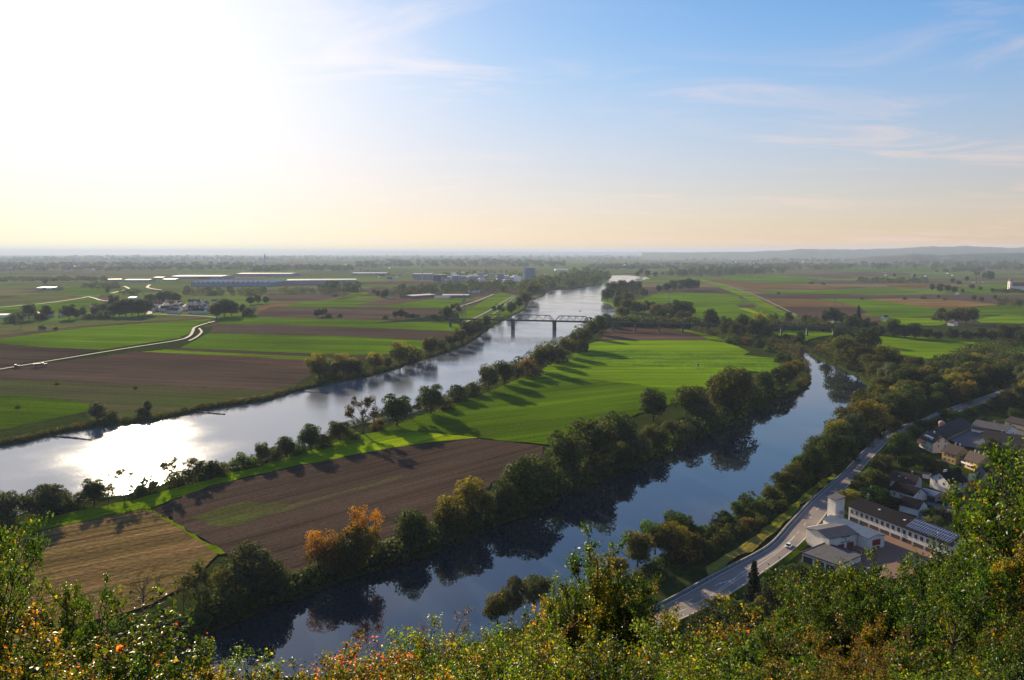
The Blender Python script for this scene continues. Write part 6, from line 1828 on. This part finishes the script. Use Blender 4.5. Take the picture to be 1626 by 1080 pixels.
def shrub_proto(key, H, n_stem, n_leaf, leaf, pal, seed, spread=.55, tree=False):
    r = np.random.default_rng(seed)
    m = MB(); pts, dirs = [], []
    def grow(p, d, ln, rad, level):
        n_ = 6 if level == 0 else 4
        path = [p]
        for k in range(n_):
            d = (d + Vector(r.normal(0, .16 if level else .10, 3)) + Vector((0, 0, .10 if level else .05))).normalized()
            path.append(path[-1] + d * ln / n_)
        m.tube(path, [rad * (1 - .75 * k / n_) for k in range(n_ + 1)], 5 if level == 0 else 3, cap=False)
        if level < 2:
            nb_ = (13 if tree else 9) if level == 0 else 5
            for _ in range(nb_):
                f = r.uniform(.25 if not (tree and level == 0) else .35, 1.0) * n_
                i = min(int(f), n_ - 1); q_ = path[i].lerp(path[i+1], f - i)
                a = r.uniform(0, 2 * math.pi)
                dd = (Vector((math.cos(a), math.sin(a), r.uniform(.0, .9))) + d * .5).normalized()
                grow(q_, dd, ln * r.uniform(.28, .5) * (1.15 - .45 * f / n_), rad * .42, level + 1)
        if level >= 1:
            for k in range(1, n_ + 1):
                pts.append(path[k]); dirs.append((path[k] - path[k-1]).normalized())
                pts.append(path[k].lerp(path[k-1], .5)); dirs.append((path[k] - path[k-1]).normalized())
    if tree:
        grow(Vector((0, 0, 0)), Vector((r.normal(0, .05), r.normal(0, .05), 1)).normalized(), H * .95, H * .018, 0)
        for k in range(n_stem - 1):
            a = r.uniform(0, 6.28)
            grow(Vector((0, 0, H * r.uniform(.1, .3))), Vector((math.cos(a) * .5, math.sin(a) * .5, 1)).normalized(), H * r.uniform(.5, .75), H * .011, 0)
    else:
        for k in range(n_stem):
            a = 2 * math.pi * (k + r.random()) / n_stem; s = spread * r.uniform(.3, 1)
            grow(Vector((math.cos(a) * .12, math.sin(a) * .12, 0)), Vector((math.cos(a) * s, math.sin(a) * s, 1)).normalized(), H * r.uniform(.72, 1.05), H * .010, 0)
    p_ = np.array([list(x) for x in pts])
    zmax = p_[:, 2].max() * 1.02
    cl_t = r.random(len(p_))
    bi = r.integers(0, len(p_), n_leaf)
    pos = p_[bi] + r.normal(0, leaf * .95, (n_leaf, 3))
    nor = unit(r.normal(0, .75, (n_leaf, 3)) + [0, 0, .75])
    sz = leaf * r.uniform(.5, 1.3, n_leaf) * r.uniform(.65, 1.5, len(p_))[bi]
    V, Q = leaf_quads(r, pos, nor, sz, .66, .3)
    cs, ws = LEAFPAL[pal]
    # neighbouring leaves tend to turn together
    base = r.random(len(p_))
    u = np.clip(base[bi] * .75 + r.random(n_leaf) * .25, 0, .9999)
    u = np.argsort(np.argsort(u)) / n_leaf
    idx_ = np.searchsorted(np.cumsum(ws), u).clip(0, len(cs) - 1)
    col = np.array(cs)[idx_] * r.uniform(.65, 1.3, (n_leaf, 1))
    me = mesh_np(key + '_leaves', V, quads=Q)
    col_attr(me, np.repeat(col, 5, axis=0)); me.materials.append(M_NEAR)
    bm_ = m.mesh(key + '_branches', True); bm_.materials.append(M_BARK)
    return bm_, me, zmax
SHRUBS = {
 'green':  [shrub_proto('green_shrub', 3.2, 7, 5500, .092, 'green', 501), shrub_proto('green_shrub', 3.2, 8, 6500, .070, 'green', 502)],
 'bright': [shrub_proto('bright_shrub', 3.2, 7, 6000, .070, 'bright', 503), shrub_proto('bright_shrub', 3.0, 8, 6000, .065, 'bright', 504)],
 'yellow': [shrub_proto('yellow_shrub', 3.2, 7, 6500, .070, 'yellow', 505)],
 'red':    [shrub_proto('red_shrub', 3.0, 7, 5500, .075, 'red', 506)],
 'rust':   [shrub_proto('rust_shrub', 3.4, 8, 7500, .060, 'rust', 507)],
 'treeg':  [shrub_proto('green_tree', 6.5, 4, 14000, .10, 'green', 508, tree=True), shrub_proto('green_tree', 6.5, 5, 14000, .10, 'green', 509, tree=True)],
 'treey':  [shrub_proto('yellow_tree', 6.5, 4, 13000, .095, 'yellow', 510, tree=True)],
 'treeb':  [shrub_proto('bright_tree', 6.5, 4, 13000, .095, 'bright', 511, tree=True)],
}
SK = {'green': ('shrub', 'shrub', 'dark green glossy shrub'), 'bright': ('shrub', 'shrub', 'bright green leafy shrub'), 'yellow': ('shrub', 'shrub', 'yellowing leafy shrub'), 'red': ('shrub', 'shrub', 'red-leaved autumn shrub'),
      'rust': ('shrub', 'shrub', 'rust brown leafy shrub'), 'treeg': ('young_tree', 'tree', 'glossy dark green young tree'), 'treey': ('young_tree', 'tree', 'yellowing young tree'), 'treeb': ('young_tree', 'tree', 'bright green young tree')}
FRONT = [
 # left corner
 (-95,795,17,'treeg'),(-52,820,15,'treeg'),(-30,880,12,'treeg'),(58,915,14,'treeg'),(128,918,15,'treeg'),(20,985,11,'yellow'),(95,980,10.5,'green'),(150,1005,11,'red'),(-20,1040,9,'yellow'),(60,1050,9,'yellow'),(125,1052,9.5,'bright'),
 # low middle
 (190,1018,11,'green'),(245,1032,11,'bright'),(300,1040,10,'yellow'),(350,1046,10,'bright'),(410,1040,10,'yellow'),(450,1052,9.5,'green'),(500,1035,11,'yellow'),(555,1008,11.5,'red'),(600,1030,10.5,'yellow'),(585,1050,9,'rust'),(640,1000,12,'bright'),(690,1012,11,'rust'),(712,985,12.5,'bright'),
 (740,1022,10.5,'bright'),(775,1010,12,'bright'),(815,1015,11,'rust'),(800,1045,9,'bright'),(680,1045,9,'yellow'),(848,975,13,'green'),
 # middle tree
 (958,840,16.5,'treeg'),(940,868,16,'treey'),(985,862,17,'treey'),(905,905,15,'treeg'),(1010,900,16,'treeg'),(1045,965,15,'treeg'),(900,985,11.5,'yellow'),(960,1000,11,'green'),(880,1045,9,'bright'),(960,1050,9,'green'),
 # right of it
 (1040,1008,11,'yellow'),(1090,985,13,'bright'),(1130,962,14,'yellow'),(1170,985,13,'rust'),(1215,1000,12,'green'),(1060,1050,9,'bright'),(1140,1045,9.5,'bright'),(1220,1050,9.5,'yellow'),(1255,980,13,'treeg'),(1290,1040,10,'rust'),
 (1285,908,18,'treeg'),(1335,884,20,'treeg'),(1385,886,20,'treeb'),(1435,880,22,'treeg'),(1485,878,21,'treeg'),(1578,850,24,'treeg'),(1625,800,26,'treeg'),(1650,712,27,'treeb'),(1690,690,27,'treeg'),(1730,680,24,'treeg'),(1310,940,17,'treeg'),(1360,930,18,'treeg'),(1410,930,19,'treeg'),(1462,925,19,'treeg'),(1520,900,20,'treeg'),(1590,870,22,'treeg'),
 (1310,985,14,'treey'),(1370,975,14,'rust'),(1430,965,15,'treey'),(1490,955,15,'treeg'),(1545,930,16,'treeg'),(1595,880,17,'treeg'),(1660,840,17,'treey'),(1350,1035,10.5,'rust'),(1420,1030,11,'rust'),(1490,1030,11,'yellow'),(1560,1020,11.5,'green'),(1620,1000,12,'treeg'),(1660,960,13,'treeg'),
 (1390,1065,9,'yellow'),(1520,1065,9,'bright'),(1600,1060,9.5,'bright'),(1680,1040,10,'green'),(1640,840,21,'treeg'),(1550,900,20,'treeg'),(1680,770,22,'treeg'),
]
fr = random.Random(9)
done = []
for px, py, r, key in FRONT:
    p, h = slope_pt(px, py, r)
    bm_, lm, H = SHRUBS[key][fr.randrange(len(SHRUBS[key]))]
    nm, cat, look = SK[key]
    t = empty(nm, (p.x, p.y, p.z - .15), fr.uniform(0, 6.28))
    s = (h + .15) / H
    sw = s * ((.58 if px < 160 else .80) if 'tree' in key else .80 if s > 1 else 1.0)
    t.scale = (sw, sw, s)
    link('branches', bm_, None, t); link('leaves', lm, None, t)
    done.append((px, t, key))
done.sort(key=lambda a: a[0]); cnt = {}
for px, t, key in done:
    i = cnt.get(key, 0); cnt[key] = i + 1
    tag(t, '%s below the viewpoint, %s such from the left' % (SK[key][2], nth(i)), SK[key][1], 'shrubs and young trees below the viewpoint')
# ---------------------------------------------------------------- the air
hz = bpy.data.materials.new('hazy_air')
hz.use_nodes = True
hz.cycles.volume_sampling = 'MULTIPLE_IMPORTANCE'
hz.node_tree.nodes.clear()
pv = hz.node_tree.nodes.new('ShaderNodeVolumePrincipled')
pv.inputs['Color'].default_value = (0.54, 0.66, 0.86, 1)
pv.inputs['Density'].default_value = 5.2e-5
pv.inputs['Anisotropy'].default_value = 0.10
ov = hz.node_tree.nodes.new('ShaderNodeOutputMaterial')
hz.node_tree.links.new(pv.outputs[0], ov.inputs['Volume'])
hb = MB(); hb.box(-62000, 62000, -2600, 62000, -4.0, 232.0)
tag(hb.build('haze', hz), kind='stuff')
